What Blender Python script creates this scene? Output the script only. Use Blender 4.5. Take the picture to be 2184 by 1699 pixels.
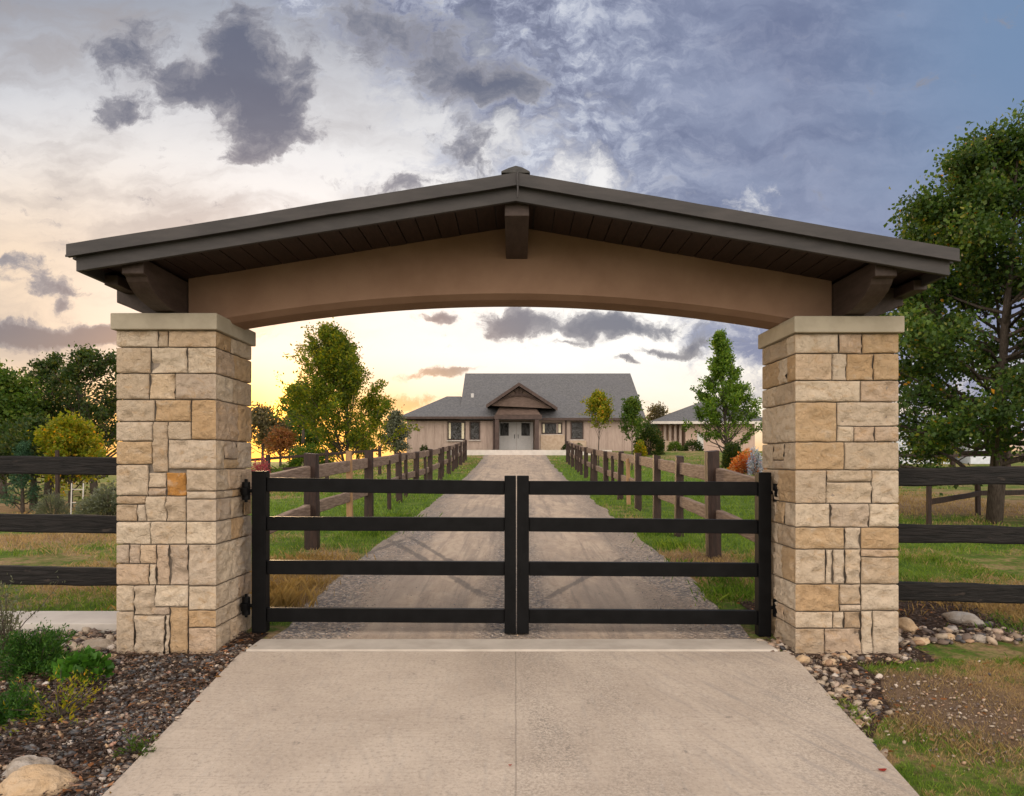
import bpy, bmesh, math, random
import numpy as np
from mathutils import Vector, Matrix, noise

random.seed(7); rng = np.random.default_rng(7)
for o in list(bpy.data.objects): bpy.data.objects.remove(o)
S = bpy.context.scene
COL = S.collection
R = math.radians
EYE = 1.49; F = 1500.0; CX = 1100.0; HY = 985.0   # eye height, focal length, vanishing point of the photograph

# ------------------------------------------------------------------ camera
cam = bpy.data.cameras.new('camera'); camo = bpy.data.objects.new('camera', cam); COL.objects.link(camo)
camo.location = (0, 0, EYE); camo.rotation_euler = (R(90), 0, 0)
cam.sensor_width = 36; cam.lens = 36*F/2184; cam.clip_end = 3000; cam.clip_start = 0.05
cam.shift_y = (HY-849.5)/2184; cam.shift_x = (1092-CX)/2184
S.camera = camo
S.view_settings.view_transform = 'Standard'; S.view_settings.look = 'None'
S.view_settings.exposure = 0.0; S.view_settings.gamma = 1

def P(px, py, Y):
    return Vector(((px-CX)*Y/F, Y, EYE+(HY-py)*Y/F))

# ------------------------------------------------------------------ sky and sun
SUN_AZ, SUN_EL = R(-18.2), R(5.0)
sun = bpy.data.lights.new('sun', 'SUN'); suno = bpy.data.objects.new('sun', sun); COL.objects.link(suno)
sdir = Vector((math.sin(SUN_AZ)*math.cos(SUN_EL), math.cos(SUN_AZ)*math.cos(SUN_EL), math.sin(SUN_EL)))
suno.rotation_euler = sdir.to_track_quat('Z', 'Y').to_euler()
sun.energy = 3.0; sun.angle = R(9); sun.color = (1.0, 0.66, 0.34)

class NT:
    """small expression helper over a node tree"""
    def __init__(s, nt): s.nt = nt; s.L = nt.links
    def new(s, t, **k):
        n = s.nt.nodes.new(t)
        for a, b in k.items(): setattr(n, a, b)
        return n
    def put(s, sock, v):
        if isinstance(v, bpy.types.NodeSocket): s.L.new(v, sock)
        elif v is not None:
            if hasattr(sock.default_value, '__len__') and not hasattr(v, '__len__'): v = (v,)*len(sock.default_value)
            if hasattr(v, '__len__') and hasattr(sock.default_value, '__len__'):
                n = len(sock.default_value); v = tuple(v)+(1,)*(n-len(v)); v = v[:n]
            sock.default_value = v
    def m(s, op, a, b=None, c=None, clamp=False):
        n = s.new('ShaderNodeMath', operation=op, use_clamp=clamp)
        for i, v in enumerate((a, b, c)):
            if v is not None: s.put(n.inputs[i], v)
        return n.outputs[0]
    def v(s, op, a, b=None, c=None):
        n = s.new('ShaderNodeVectorMath', operation=op)
        for i, q in enumerate((a, b, c)):
            if q is not None: s.put(n.inputs[i], q)
        return n.outputs['Value'] if op in ('DOT_PRODUCT', 'LENGTH') else n.outputs[0]
    def mix(s, f, a, b, mode='MIX'):
        n = s.new('ShaderNodeMix', data_type='RGBA', blend_type=mode)
        s.put(n.inputs[0], f); s.put(n.inputs[6], a); s.put(n.inputs[7], b)
        return n.outputs[2]
    def ss(s, x, lo, hi, a=0.0, b=1.0):
        n = s.new('ShaderNodeMapRange', interpolation_type='SMOOTHSTEP')
        s.put(n.inputs[0], x); s.put(n.inputs[1], lo); s.put(n.inputs[2], hi); s.put(n.inputs[3], a); s.put(n.inputs[4], b)
        return n.outputs[0]
    def noise(s, vec, scale, detail=6, rough=.55, dist=0, color=False):
        n = s.new('ShaderNodeTexNoise'); 
        if vec is not None: s.put(n.inputs['Vector'], vec)
        n.inputs['Scale'].default_value = scale; n.inputs['Detail'].default_value = detail
        n.inputs['Roughness'].default_value = rough; n.inputs['Distortion'].default_value = dist
        return n.outputs['Color' if color else 'Fac']
    def comb(s, x, y, z):
        n = s.new('ShaderNodeCombineXYZ'); s.put(n.inputs[0], x); s.put(n.inputs[1], y); s.put(n.inputs[2], z); return n.outputs[0]

W = bpy.data.worlds.new('World'); S.world = W; W.use_nodes = True
wt = W.node_tree; wt.nodes.clear(); n = NT(wt)
tc = n.new('ShaderNodeTexCoord').outputs['Generated']
sep = n.new('ShaderNodeSeparateXYZ'); wt.links.new(tc, sep.inputs[0]); dx, dy, dz = sep.outputs
yy = n.m('MAXIMUM', n.m('ABSOLUTE', dy), 0.25)
U = n.m('MULTIPLY', n.m('DIVIDE', dx, yy), 1.5)      # 1 unit = 33.7 degrees near the axis of the drive
V = n.m('MULTIPLY', n.m('DIVIDE', dz, yy), 1.5)
front = n.ss(dy, -.15, .25)
UV = n.comb(U, V, 0)
wp = n.v('SUBTRACT', n.noise(UV, 5.5, 7, .6, color=True), (.5, .5, .5))
UVw = n.v('MULTIPLY_ADD', wp, (.16, .13, 0), UV)
streak = n.noise(n.v('MULTIPLY', UVw, (1.0, 3.2, 1)), 2.2, 8, .58)
puff = n.noise(n.v('MULTIPLY', UVw, (1.0, 1.35, 1)), 4.6, 12, .66)
fine = n.noise(n.v('MULTIPLY', UVw, (1.0, 1.4, 1)), 8.5, 12, .68)
# clear sky behind the clouds: warm and bright over the horizon, paler then greyer with height
vb = n.m('MULTIPLY', n.m('POWER', 2.718, n.m('MULTIPLY', U, -1.05)), .60)
cr = n.new('ShaderNodeValToRGB'); wt.links.new(n.m('ADD', V, n.m('MULTIPLY', n.m('SUBTRACT', streak, .5), .22)), cr.inputs[0])
e = cr.color_ramp.elements
e[0].position = 0.0; e[0].color = (.95, .58, .28, 1)
e[1].position = 1.0; e[1].color = (.30, .33, .40, 1)
for p, c in ((.06, (1.0, .75, .50)), (.12, (1.0, .90, .76)), (.22, (1.04, 1.0, .95)), (.42, (.98, .95, .91)), (.62, (.84, .83, .83)), (.82, (.55, .56, .60))):
    q = e.new(p); q.color = (*c, 1)
clear = cr.outputs[0]
leftw = n.m('MULTIPLY', n.ss(U, -.45, -1.1), n.m('MULTIPLY', n.ss(V, .05, .25), n.ss(V, .8, .4)))
clear = n.mix(n.m('MULTIPLY', leftw, .8), clear, (.80, .59, .40))
wis = n.m('MULTIPLY', n.ss(streak, .42, .66), n.ss(U, .1, -.7))
clear = n.mix(n.m('MULTIPLY', wis, .62), clear, (.36, .325, .32))
# high overcast sheet on the right
edge = n.m('ADD', n.m('SUBTRACT', V, vb), n.m('MULTIPLY', n.m('SUBTRACT', puff, .5), 1.5))
edge = n.m('ADD', edge, n.m('MULTIPLY', n.m('SUBTRACT', fine, .5), .75))
edge = n.m('ADD', edge, n.ss(U, .15, .7, 0, .22))
cov = n.ss(edge, -.16, .22)
fine2 = n.noise(n.v('MULTIPLY', UVw, (1.0, 1.4, 1)), 19, 10, .66)
tt = n.m('ADD', n.m('MULTIPLY', fine, .55), n.m('ADD', n.m('MULTIPLY', puff, .25), n.m('MULTIPLY', fine2, .20)))
mott = ramp_ = n.new('ShaderNodeValToRGB'); wt.links.new(tt, ramp_.inputs[0]); e = ramp_.color_ramp.elements
e[0].position = .40; e[0].color = (.125, .145, .225, 1); e[1].position = .64; e[1].color = (.86, .86, .90, 1)
for p, c in ((.465, (.20, .22, .32)), (.515, (.36, .39, .50)), (.56, (.60, .63, .71))):
    q = e.new(p); q.color = (*c, 1)
smooth_ = n.mix(n.ss(streak, .36, .64), (.155, .185, .30), (.26, .30, .43))
smooth_ = n.mix(n.ss(fine, .40, .72, 0, .5), smooth_, (.34, .37, .50))
sheetc = n.mix(n.ss(U, -.05, .55), mott.outputs[0], smooth_)
sheetc = n.mix(n.m('MULTIPLY', n.ss(U, .55, 1.1), n.ss(V, .2, .9)), sheetc, (.17, .26, .42))
sheetc = n.mix(n.m('MULTIPLY', n.ss(V, .62, .25), n.ss(U, .2, .6, 0, .7)), sheetc, (.25, .265, .40))
col = n.mix(cov, clear, sheetc)
low = n.m('MULTIPLY', n.ss(V, .23, .08), n.ss(U, -.20, -.46))
col = n.mix(n.m('MULTIPLY', low, .92), col, (1.0, .53, .15))
# single dark clouds
blobs = [(275,110,75,60,1),(345,150,40,35,.5),(250,225,70,40,1),(530,85,70,75,1),(500,170,90,70,1),(400,195,60,32,.9),(570,215,80,60,1),(560,285,115,45,1),(520,340,60,24,.85),
 (640,150,40,70,.5),(790,60,110,80,.7),(930,100,90,80,.6),(1000,185,100,45,.9),(1010,320,65,60,.9),(880,385,85,24,.9),(1110,190,70,60,.6),
 (70,712,210,26,1.9),(230,716,60,20,1.3),(60,590,120,22,.6),(20,555,60,20,.7),(150,645,20,14,.9),(140,615,90,14,.5),
 (1090,688,60,28,1),(1250,684,190,26,.95),(1340,705,140,20,.85),(940,678,34,12,1),(1415,755,60,10,1),(1480,745,30,12,.8),(925,806,75,10,1.1),(1330,778,34,7,1),(980,795,60,8,.7),(900,855,150,12,.7),(1040,715,30,14,.8),
 (1200,730,40,6,.7),(1540,735,60,12,.6)]
acc = 0.0
for bx, by, rx, ry, w in blobs:
    u0, v0, ru, rv = (bx-CX)/1000, (HY-by)/1000, rx/1000, ry/1000
    q = n.v('MULTIPLY_ADD', UVw, (1/ru, 1/rv, 0), (-u0/ru, -v0/rv, 0))
    g = n.m('POWER', .3679, n.v('DOT_PRODUCT', q, q))
    acc = n.m('MULTIPLY_ADD', g, w, acc)
dens = n.m('ADD', acc, n.m('ADD', n.m('MULTIPLY', n.m('SUBTRACT', fine, .5), 2.3), n.m('MULTIPLY', n.m('SUBTRACT', fine2, .5), 1.5)))
dens = n.m('MULTIPLY', dens, front)
cl = n.ss(dens, .24, .78)
dark = n.mix(n.ss(dens, .5, 1.3), (.26, .26, .30), (.085, .10, .16))
dark = n.mix(n.ss(V, .30, .12, 0, .6), dark, (.25, .20, .19))
col = n.mix(n.m('MULTIPLY', cl, .92), col, dark)
# glow of the low sun and its halo
sd = n.v('DOT_PRODUCT', tc, tuple(Vector((math.sin(SUN_AZ)*math.cos(R(4.2)), math.cos(SUN_AZ)*math.cos(R(4.2)), math.sin(R(4.2))))))
g1 = n.m('POWER', n.m('MAXIMUM', sd, 0), 800)
g2 = n.m('POWER', n.m('MAXIMUM', sd, 0), 60)
g3 = n.m('POWER', n.m('MAXIMUM', sd, 0), 12)
col = n.mix(n.m('MULTIPLY', g3, n.ss(V, .24, .05, 0, .45)), col, (1.0, .66, .28))
col = n.mix(n.m('MULTIPLY', g2, n.ss(V, .18, .07, .25, .95)), col, (1.1, .48, .07))
col = n.mix(1, col, n.mix(g1, (0, 0, 0), (4.0, 1.7, .22)), 'ADD')
col = n.mix(1, col, n.mix(g2, (0, 0, 0), (.22, .06, .0)), 'ADD')
# unseen sky behind the viewer, brightened as added fill for the front faces
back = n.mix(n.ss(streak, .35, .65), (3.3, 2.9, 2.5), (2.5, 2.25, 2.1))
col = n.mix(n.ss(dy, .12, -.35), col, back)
top = n.ss(dz, .62, .85)
col = n.mix(n.m('MULTIPLY', top, .8), col, (1.15, 1.08, 1.05))
col = n.mix(n.ss(dz, 0.0, -.08), col, (.30, .27, .22))
sky = n.new('ShaderNodeTexSky', sky_type='NISHITA'); sky.sun_disc = False
sky.sun_elevation = SUN_EL; sky.sun_rotation = SUN_AZ
bg1 = n.new('ShaderNodeBackground'); wt.links.new(n.mix(1, sky.outputs[0], (.30, .28, .30), 'MULTIPLY'), bg1.inputs[0]); bg1.inputs[1].default_value = 0.05
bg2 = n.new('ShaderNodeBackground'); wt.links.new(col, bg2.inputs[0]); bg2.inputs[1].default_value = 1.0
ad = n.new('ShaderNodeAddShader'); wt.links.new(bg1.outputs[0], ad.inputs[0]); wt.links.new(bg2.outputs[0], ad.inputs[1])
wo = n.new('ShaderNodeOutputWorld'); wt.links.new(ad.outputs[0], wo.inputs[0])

# ------------------------------------------------------------------ helpers
def tag(o, label=None, cat=None, group=None, kind=None):
    if label: o['label'] = label
    if cat: o['category'] = cat
    if group: o['group'] = group
    if kind: o['kind'] = kind
    return o

def thing(name, label, cat, loc=(0, 0, 0), rotz=0, group=None):
    o = bpy.data.objects.new(name, None); COL.objects.link(o); o.empty_display_size = .2
    o.location = loc; o.rotation_euler = (0, 0, rotz)
    return tag(o, label, cat, group)

def link(name, me, mats, parent=None, smooth=False):
    o = bpy.data.objects.new(name, me); COL.objects.link(o)
    if not isinstance(mats, (list, tuple)): mats = [mats]
    for m_ in mats: me.materials.append(m_)
    if smooth: me.polygons.foreach_set('use_smooth', [True]*len(me.polygons))
    if parent is not None:
        o.parent = parent; o.location = (0, 0, 0)
        # vertices are written in world space: cancel the parent's transform
        o.matrix_parent_inverse = world_of(parent).inverted()
    return o

def world_of(o):
    m_ = Matrix.Translation(o.location) @ o.rotation_euler.to_matrix().to_4x4()
    return m_ if o.parent is None else m_*1.0 if o.parent is None else (world_of(o.parent) @ o.matrix_parent_inverse @ m_)

class MB:
    def __init__(s): s.v = []; s.f = []; s.m = []
    def poly(s, pts, faces, mi=0):
        b = len(s.v); s.v += [tuple(p) for p in pts]
        for f in faces: s.f.append(tuple(b+i for i in f)); s.m.append(mi)
    def box(s, x0, x1, y0, y1, z0, z1, mi=0, M=None):
        pts = [Vector(p) for p in ((x0,y0,z0),(x1,y0,z0),(x1,y1,z0),(x0,y1,z0),(x0,y0,z1),(x1,y0,z1),(x1,y1,z1),(x0,y1,z1))]
        if M is not None: pts = [M @ p for p in pts]
        s.poly(pts, ((0,3,2,1),(4,5,6,7),(0,1,5,4),(1,2,6,5),(2,3,7,6),(3,0,4,7)), mi)
    def prism(s, outline, axis, a, b, mi=0):
        """outline: list of 2-D points, extruded along axis from a to b"""
        def mk(p, t):
            return {'x': (t, p[0], p[1]), 'y': (p[0], t, p[1]), 'z': (p[0], p[1], t)}[axis]
        N = len(outline)
        pts = [mk(p, a) for p in outline]+[mk(p, b) for p in outline]
        faces = [tuple(range(N)), tuple(range(2*N-1, N-1, -1))]+[(i, i+N, (i+1) % N+N, (i+1) % N) for i in range(N)]
        s.poly(pts, faces, mi)
    def tube(s, pts, rad, seg=8, mi=0, cap=True):
        pts = [Vector(p) for p in pts]; b = len(s.v); n_ = len(pts)
        if not hasattr(rad, '__len__'): rad = [rad]*n_
        for i, p in enumerate(pts):
            d = (pts[min(i+1, n_-1)]-pts[max(i-1, 0)]).normalized()
            up = Vector((0, 0, 1)) if abs(d.z) < .9 else Vector((1, 0, 0))
            a = d.cross(up).normalized(); c = a.cross(d)
            for k in range(seg):
                t = 2*math.pi*k/seg
                s.v.append(tuple(p+(a*math.cos(t)+c*math.sin(t))*rad[i]))
        for i in range(n_-1):
            for k in range(seg):
                s.f.append((b+i*seg+k, b+i*seg+(k+1) % seg, b+(i+1)*seg+(k+1) % seg, b+(i+1)*seg+k)); s.m.append(mi)
        if cap:
            s.f.append(tuple(b+k for k in range(seg))[::-1]); s.m.append(mi)
            s.f.append(tuple(b+(n_-1)*seg+k for k in range(seg))); s.m.append(mi)
    def build(s, name, mats, parent=None, smooth=False, bevel=0, seg=2):
        me = bpy.data.meshes.new(name); me.from_pydata(s.v, [], s.f)
        bm = bmesh.new(); bm.from_mesh(me)
        bmesh.ops.recalc_face_normals(bm, faces=bm.faces)
        bm.to_mesh(me); bm.free()
        me.polygons.foreach_set('material_index', s.m)
        o = link(name, me, mats, parent, smooth)
        if bevel:
            md = o.modifiers.new('bevel', 'BEVEL'); md.width = bevel; md.segments = seg; md.limit_method = 'ANGLE'
        return o

def fastmesh(name, verts, faces, mats, parent=None, smooth=False, mi=None):
    """verts Nx3 array, faces MxK array"""
    verts = np.asarray(verts, dtype=np.float32); faces = np.asarray(faces, dtype=np.int32)
    me = bpy.data.meshes.new(name); K = faces.shape[1]
    me.vertices.add(len(verts)); me.vertices.foreach_set('co', verts.ravel())
    me.loops.add(faces.size); me.loops.foreach_set('vertex_index', faces.ravel())
    me.polygons.add(len(faces)); me.polygons.foreach_set('loop_start', np.arange(0, faces.size, K, dtype=np.int32))
    me.polygons.foreach_set('loop_total', np.full(len(faces), K, dtype=np.int32))
    if mi is not None: me.polygons.foreach_set('material_index', np.asarray(mi, dtype=np.int32))
    me.update(calc_edges=True)
    return link(name, me, mats, parent, smooth)

# ------------------------------------------------------------------ materials
def mat(name, build, rough=.8, spec=.3):
    m_ = bpy.data.materials.new(name); m_.use_nodes = True
    t = m_.node_tree; t.nodes.clear(); q = NT(t)
    out = q.new('ShaderNodeOutputMaterial'); bs = q.new('ShaderNodeBsdfPrincipled')
    bs.inputs['Roughness'].default_value = rough; bs.inputs['Specular IOR Level'].default_value = spec
    t.links.new(bs.outputs[0], out.inputs[0])
    build(q, bs, out); return m_
def pos(q): return q.new('ShaderNodeNewGeometry').outputs['Position']
def island(q): return q.new('ShaderNodeNewGeometry').outputs['Random Per Island']
def bump(q, bs, h, strength, dist=.01):
    b = q.new('ShaderNodeBump'); b.inputs['Strength'].default_value = strength; b.inputs['Distance'].default_value = dist
    q.put(b.inputs['Height'], h); q.L.new(b.outputs[0], bs.inputs['Normal'])
def ramp(q, f, stops):
    r = q.new('ShaderNodeValToRGB'); q.put(r.inputs[0], f); e = r.color_ramp.elements
    e[0].position = stops[0][0]; e[0].color = (*stops[0][1], 1); e[1].position = stops[-1][0]; e[1].color = (*stops[-1][1], 1)
    for p, c in stops[1:-1]:
        k = e.new(p); k.color = (*c, 1)
    return r.outputs[0]
def simple(name, c1, c2, scale=8, rough=.8, spec=.3, bs_=.0, stretch=(1, 1, 1), bscale=None, dist=.01):
    def b(q, bs, out):
        p = q.v('MULTIPLY', pos(q), stretch)
        f = q.noise(p, scale, 6, .6)
        q.put(bs.inputs['Base Color'], q.mix(q.ss(f, .3, .7), c1, c2))
        if bs_: bump(q, bs, q.noise(p, bscale or scale*6, 6, .65), bs_, dist)
    return mat(name, b, rough, spec)

def stone_mat(name, cols, warm=.0):
    def b(q, bs, out):
        p = pos(q); r = island(q)
        c = ramp(q, r, cols)
        off = q.v('ADD', p, q.comb(q.m('MULTIPLY', r, 37), q.m('MULTIPLY', r, 11), 0))
        f1 = q.noise(q.v('MULTIPLY', off, (1, 1, 1.8)), 9, 7, .62, .6); f2 = q.noise(off, 34, 6, .6)
        c = q.mix(q.m('MULTIPLY', q.ss(f1, .52, .72), .55), c, (.43, .27, .13))
        c = q.mix(q.m('MULTIPLY', q.ss(f1, .46, .25), .45), c, (.60, .53, .44))
        c = q.mix(q.m('MULTIPLY', q.ss(f2, .55, .75), .35), c, (.26, .20, .15))
        q.put(bs.inputs['Base Color'], c)
        bump(q, bs, q.m('ADD', q.noise(off, 20, 9, .7, 1.2), q.m('MULTIPLY', f2, .4)), 1.0, .034)
    return mat(name, b, .88, .2)
M = {}
M['stone'] = stone_mat('quarry_stone', [(0, (.47,.37,.265)), (.16, (.60,.49,.365)), (.3, (.43,.32,.215)), (.45, (.56,.46,.35)), (.6, (.63,.52,.39)), (.75, (.46,.365,.28)), (.88, (.52,.385,.27)), (1, (.60,.46,.31))])
M['stone_orange'] = stone_mat('rust_stone', [(0, (.46,.22,.06)), (1, (.50,.28,.09))])
M['stone_tan'] = stone_mat('tan_stone', [(0, (.47,.315,.175)), (1, (.50,.36,.22))])
M['mortar'] = simple('mortar', (.20,.165,.13), (.28,.235,.19), 20, bs_=.5)
M['cap'] = simple('cap_stone', (.34,.30,.23), (.40,.355,.275), 7, .85, .2, .35, bscale=60, dist=.004)
M['stucco'] = simple('brown_stucco', (.225,.138,.092), (.275,.175,.12), 2.2, .9, .15, .6, bscale=180, dist=.003)
M['fascia'] = simple('painted_fascia', (.032,.030,.030), (.052,.047,.046), 3, .6, .3, .2, (1, 1, 5), 30, .003)
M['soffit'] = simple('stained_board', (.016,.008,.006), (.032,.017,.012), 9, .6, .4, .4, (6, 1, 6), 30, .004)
M['timber'] = simple('stained_timber', (.036,.023,.018), (.055,.037,.030), 6, .6, .35, .4, (5, 1, 5), 30, .004)
M['roofing'] = simple('roof_shingle', (.05,.05,.05), (.08,.078,.075), 12, .9, .2, .4)
M['black'] = simple('black_paint', (.002,.002,.0023), (.0045,.0045,.005), 10, .5, .12, .1, bscale=60, dist=.002)
def creo(q, bs, out):
    p = pos(q); s_ = q.v('MULTIPLY', p, (1.6, 3, 14))
    f = q.noise(s_, 3.2, 8, .65, .5); k = q.noise(q.v('MULTIPLY', p, (3, 3, 6)), 2.4, 4, .5)
    c = q.mix(q.ss(f, .3, .75), (.003, .003, .003), (.020, .017, .016))
    c = q.mix(q.m('MULTIPLY', q.ss(k, .64, .72), .7), c, (.05, .038, .032))
    q.put(bs.inputs['Base Color'], c); bump(q, bs, f, .9, .015)
M['creosote'] = mat('black_weathered_wood', creo, .7, .22)
def raw(c1, c2, c3, st):
    def b(q, bs, out):
        p = pos(q); r = island(q); s_ = q.v('MULTIPLY', p, st)
        f = q.noise(s_, 4, 7, .65, .4)
        c = q.mix(q.ss(f, .3, .7), c1, c2); c = q.mix(q.m('MULTIPLY', r, .5), c, c3)
        q.put(bs.inputs['Base Color'], c); bump(q, bs, f, .8, .012)
    return b
M['rail'] = mat('grey_weathered_rail', raw((.08,.055,.042), (.30,.225,.175), (.23,.155,.11), (1.5, 1.0, 12)), .85, .2)
M['post'] = mat('dark_post', raw((.010,.005,.004), (.045,.022,.015), (.03,.015,.010), (10, 10, 1.2)), .6, .35)
M['post_tan'] = mat('tan_post', raw((.26,.15,.07), (.36,.22,.11), (.30,.18,.09), (10, 10, 1.2)), .7, .3)

def concrete(q, bs, out):
    p = pos(q)
    a = q.noise(p, 1.1, 6, .6, .4); b_ = q.noise(p, 45, 5, .7); g = q.noise(q.v('MULTIPLY', p, (14, 1.2, 1)), 2.0, 6, .65)
    c = q.mix(q.ss(a, .3, .7), (.395, .325, .26), (.50, .42, .34))
    c = q.mix(q.m('MULTIPLY', q.ss(g, .5, .75), .35), c, (.29, .265, .24))
    c = q.mix(q.m('MULTIPLY', q.ss(b_, .50, .68), .45), c, (.20, .165, .135))
    c = q.mix(q.m('MULTIPLY', q.ss(b_, .44, .30), .5), c, (.55, .49, .42))
    s4 = q.new('ShaderNodeSeparateXYZ'); q.L.new(p, s4.inputs[0])
    sp = q.noise(p, 9, 8, .75); c = q.mix(q.m('MULTIPLY', q.ss(sp, .60, .68), .6), c, (.15, .13, .115))
    zone = q.m('ADD', q.m('POWER', .3679, q.m('POWER', q.m('MULTIPLY', q.m('SUBTRACT', s4.outputs[0], .25), 1.9), 2)), q.m('MULTIPLY', q.ss(s4.outputs[0], 1.0, 1.7), .7))
    zone = q.m('MULTIPLY', zone, q.ss(q.noise(q.v('MULTIPLY', p, (1, .35, 1)), 2.0, 8, .7), .30, .72, 0, .75))
    grit = q.noise(p, 70, 3, .8)
    c = q.mix(q.m('MULTIPLY', zone, q.ss(grit, .47, .56)), c, (.12, .105, .09))
    c = q.mix(q.m('MULTIPLY', zone, q.ss(grit, .42, .34)), c, (.52, .47, .41))
    dg = q.noise(q.v('MULTIPLY', q.v('ADD', p, q.comb(q.m('MULTIPLY', s4.outputs[1], .45), 0, 0)), (11, .8, 1)), 1.5, 8, .7)
    c = q.mix(q.m('MULTIPLY', q.ss(dg, .50, .66, 0, .55), q.ss(s4.outputs[0], .4, 1.6, .25, 1)), c, (.245, .22, .20))
    ln = q.noise(q.v('MULTIPLY', p, (1, 26, 1)), 2.0, 5, .7); c = q.mix(q.ss(ln, .5, .7, 0, .28), c, (.24, .19, .15))
    # control joint down the middle
    s3 = q.new('ShaderNodeSeparateXYZ'); q.L.new(p, s3.inputs[0])
    j = q.ss(q.m('ABSOLUTE', q.m('SUBTRACT', s3.outputs[0], q.m('MULTIPLY', q.m('SUBTRACT', q.noise(p, 6, 3), .5), .01))), .006, .002)
    c = q.mix(q.m('MULTIPLY', j, .4), c, (.14, .12, .10))
    q.put(bs.inputs['Base Color'], c)
    bump(q, bs, q.m('SUBTRACT', q.m('ADD', b_, q.m('MULTIPLY', sp, .6)), j), .45, .006)
M['concrete'] = mat('broom_concrete', concrete, .85, .25)
M['slab'] = simple('pale_concrete', (.50,.46,.42), (.60,.56,.51), 3, .85, .2, .3, bscale=60, dist=.004)

def gravel(q, bs, out):
    p = pos(q); s3 = q.new('ShaderNodeSeparateXYZ'); q.L.new(p, s3.inputs[0]); X, Y, Z = s3.outputs
    vo = q.new('ShaderNodeTexVoronoi'); vo.inputs['Scale'].default_value = 42; q.L.new(p, vo.inputs['Vector'])
    vh = q.new('ShaderNodeSeparateColor'); q.L.new(vo.outputs['Color'], vh.inputs[0])
    peb = ramp(q, vh.outputs[0], [(0, (.08,.08,.088)), (.35, (.16,.155,.16)), (.6, (.27,.235,.205)), (.8, (.40,.32,.25)), (1, (.58,.50,.43))])
    w = q.noise(q.v('MULTIPLY', p, (1, .35, 1)), 1.3, 6, .6, .6)
    Xw = q.m('ADD', X, q.m('MULTIPLY', q.m('SUBTRACT', w, .5), .9))
    ax = q.m('ABSOLUTE', Xw)
    tr = q.m('MULTIPLY', q.ss(ax, .18, .5), q.ss(ax, 1.6, 1.15))     # packed wheel tracks
    near = q.ss(Y, 11, 22)
    tr = q.m('MAXIMUM', tr, q.m('MULTIPLY', near, q.ss(ax, 1.9, 1.5)))
    f2 = q.noise(q.v('MULTIPLY', p, (1, .3, 1)), 5, 7, .65, .8)
    packed = q.mix(q.ss(f2, .3, .7), (.36, .275, .205), (.48, .38, .285))
    packed = q.mix(q.m('MULTIPLY', q.ss(w, .48, .62), .55), packed, (.26, .215, .18))
    rt = q.noise(q.v('MULTIPLY', p, (5, .25, 1)), 1.6, 7, .65, .5)
    packed = q.mix(q.ss(rt, .5, .62, 0, .45), packed, (.20, .165, .14))
    c = q.mix(q.m('MULTIPLY', tr, q.ss(f2, .2, .55, .6, .95)), q.mix(q.ss(w, .40, .62, .15, .75), peb, packed), packed)
    # dark tyre scrubs crossing the drive behind the gate
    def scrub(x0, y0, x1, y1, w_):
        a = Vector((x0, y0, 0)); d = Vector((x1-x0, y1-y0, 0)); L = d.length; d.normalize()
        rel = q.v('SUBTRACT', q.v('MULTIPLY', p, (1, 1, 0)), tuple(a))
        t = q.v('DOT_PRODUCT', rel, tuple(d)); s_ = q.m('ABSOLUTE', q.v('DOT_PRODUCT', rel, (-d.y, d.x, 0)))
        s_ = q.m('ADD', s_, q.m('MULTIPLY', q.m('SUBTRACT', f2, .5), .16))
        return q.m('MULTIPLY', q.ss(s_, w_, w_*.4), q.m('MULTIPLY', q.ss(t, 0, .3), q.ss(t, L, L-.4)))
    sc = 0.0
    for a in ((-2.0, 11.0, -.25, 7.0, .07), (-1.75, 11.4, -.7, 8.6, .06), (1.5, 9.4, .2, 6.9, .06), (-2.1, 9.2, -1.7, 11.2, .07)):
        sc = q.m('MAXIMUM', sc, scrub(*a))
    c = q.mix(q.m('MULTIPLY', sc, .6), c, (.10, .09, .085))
    q.put(bs.inputs['Base Color'], c)
    h = q.m('ADD', q.m('MULTIPLY', q.m('SUBTRACT', 1.0, vo.outputs['Distance']), q.ss(tr, 1, 0, .25, .9)), q.m('MULTIPLY', f2, 1.6))
    bump(q, bs, h, 1.0, .03)
M['gravel'] = mat('drive_gravel', gravel, .9, .2)

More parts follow.
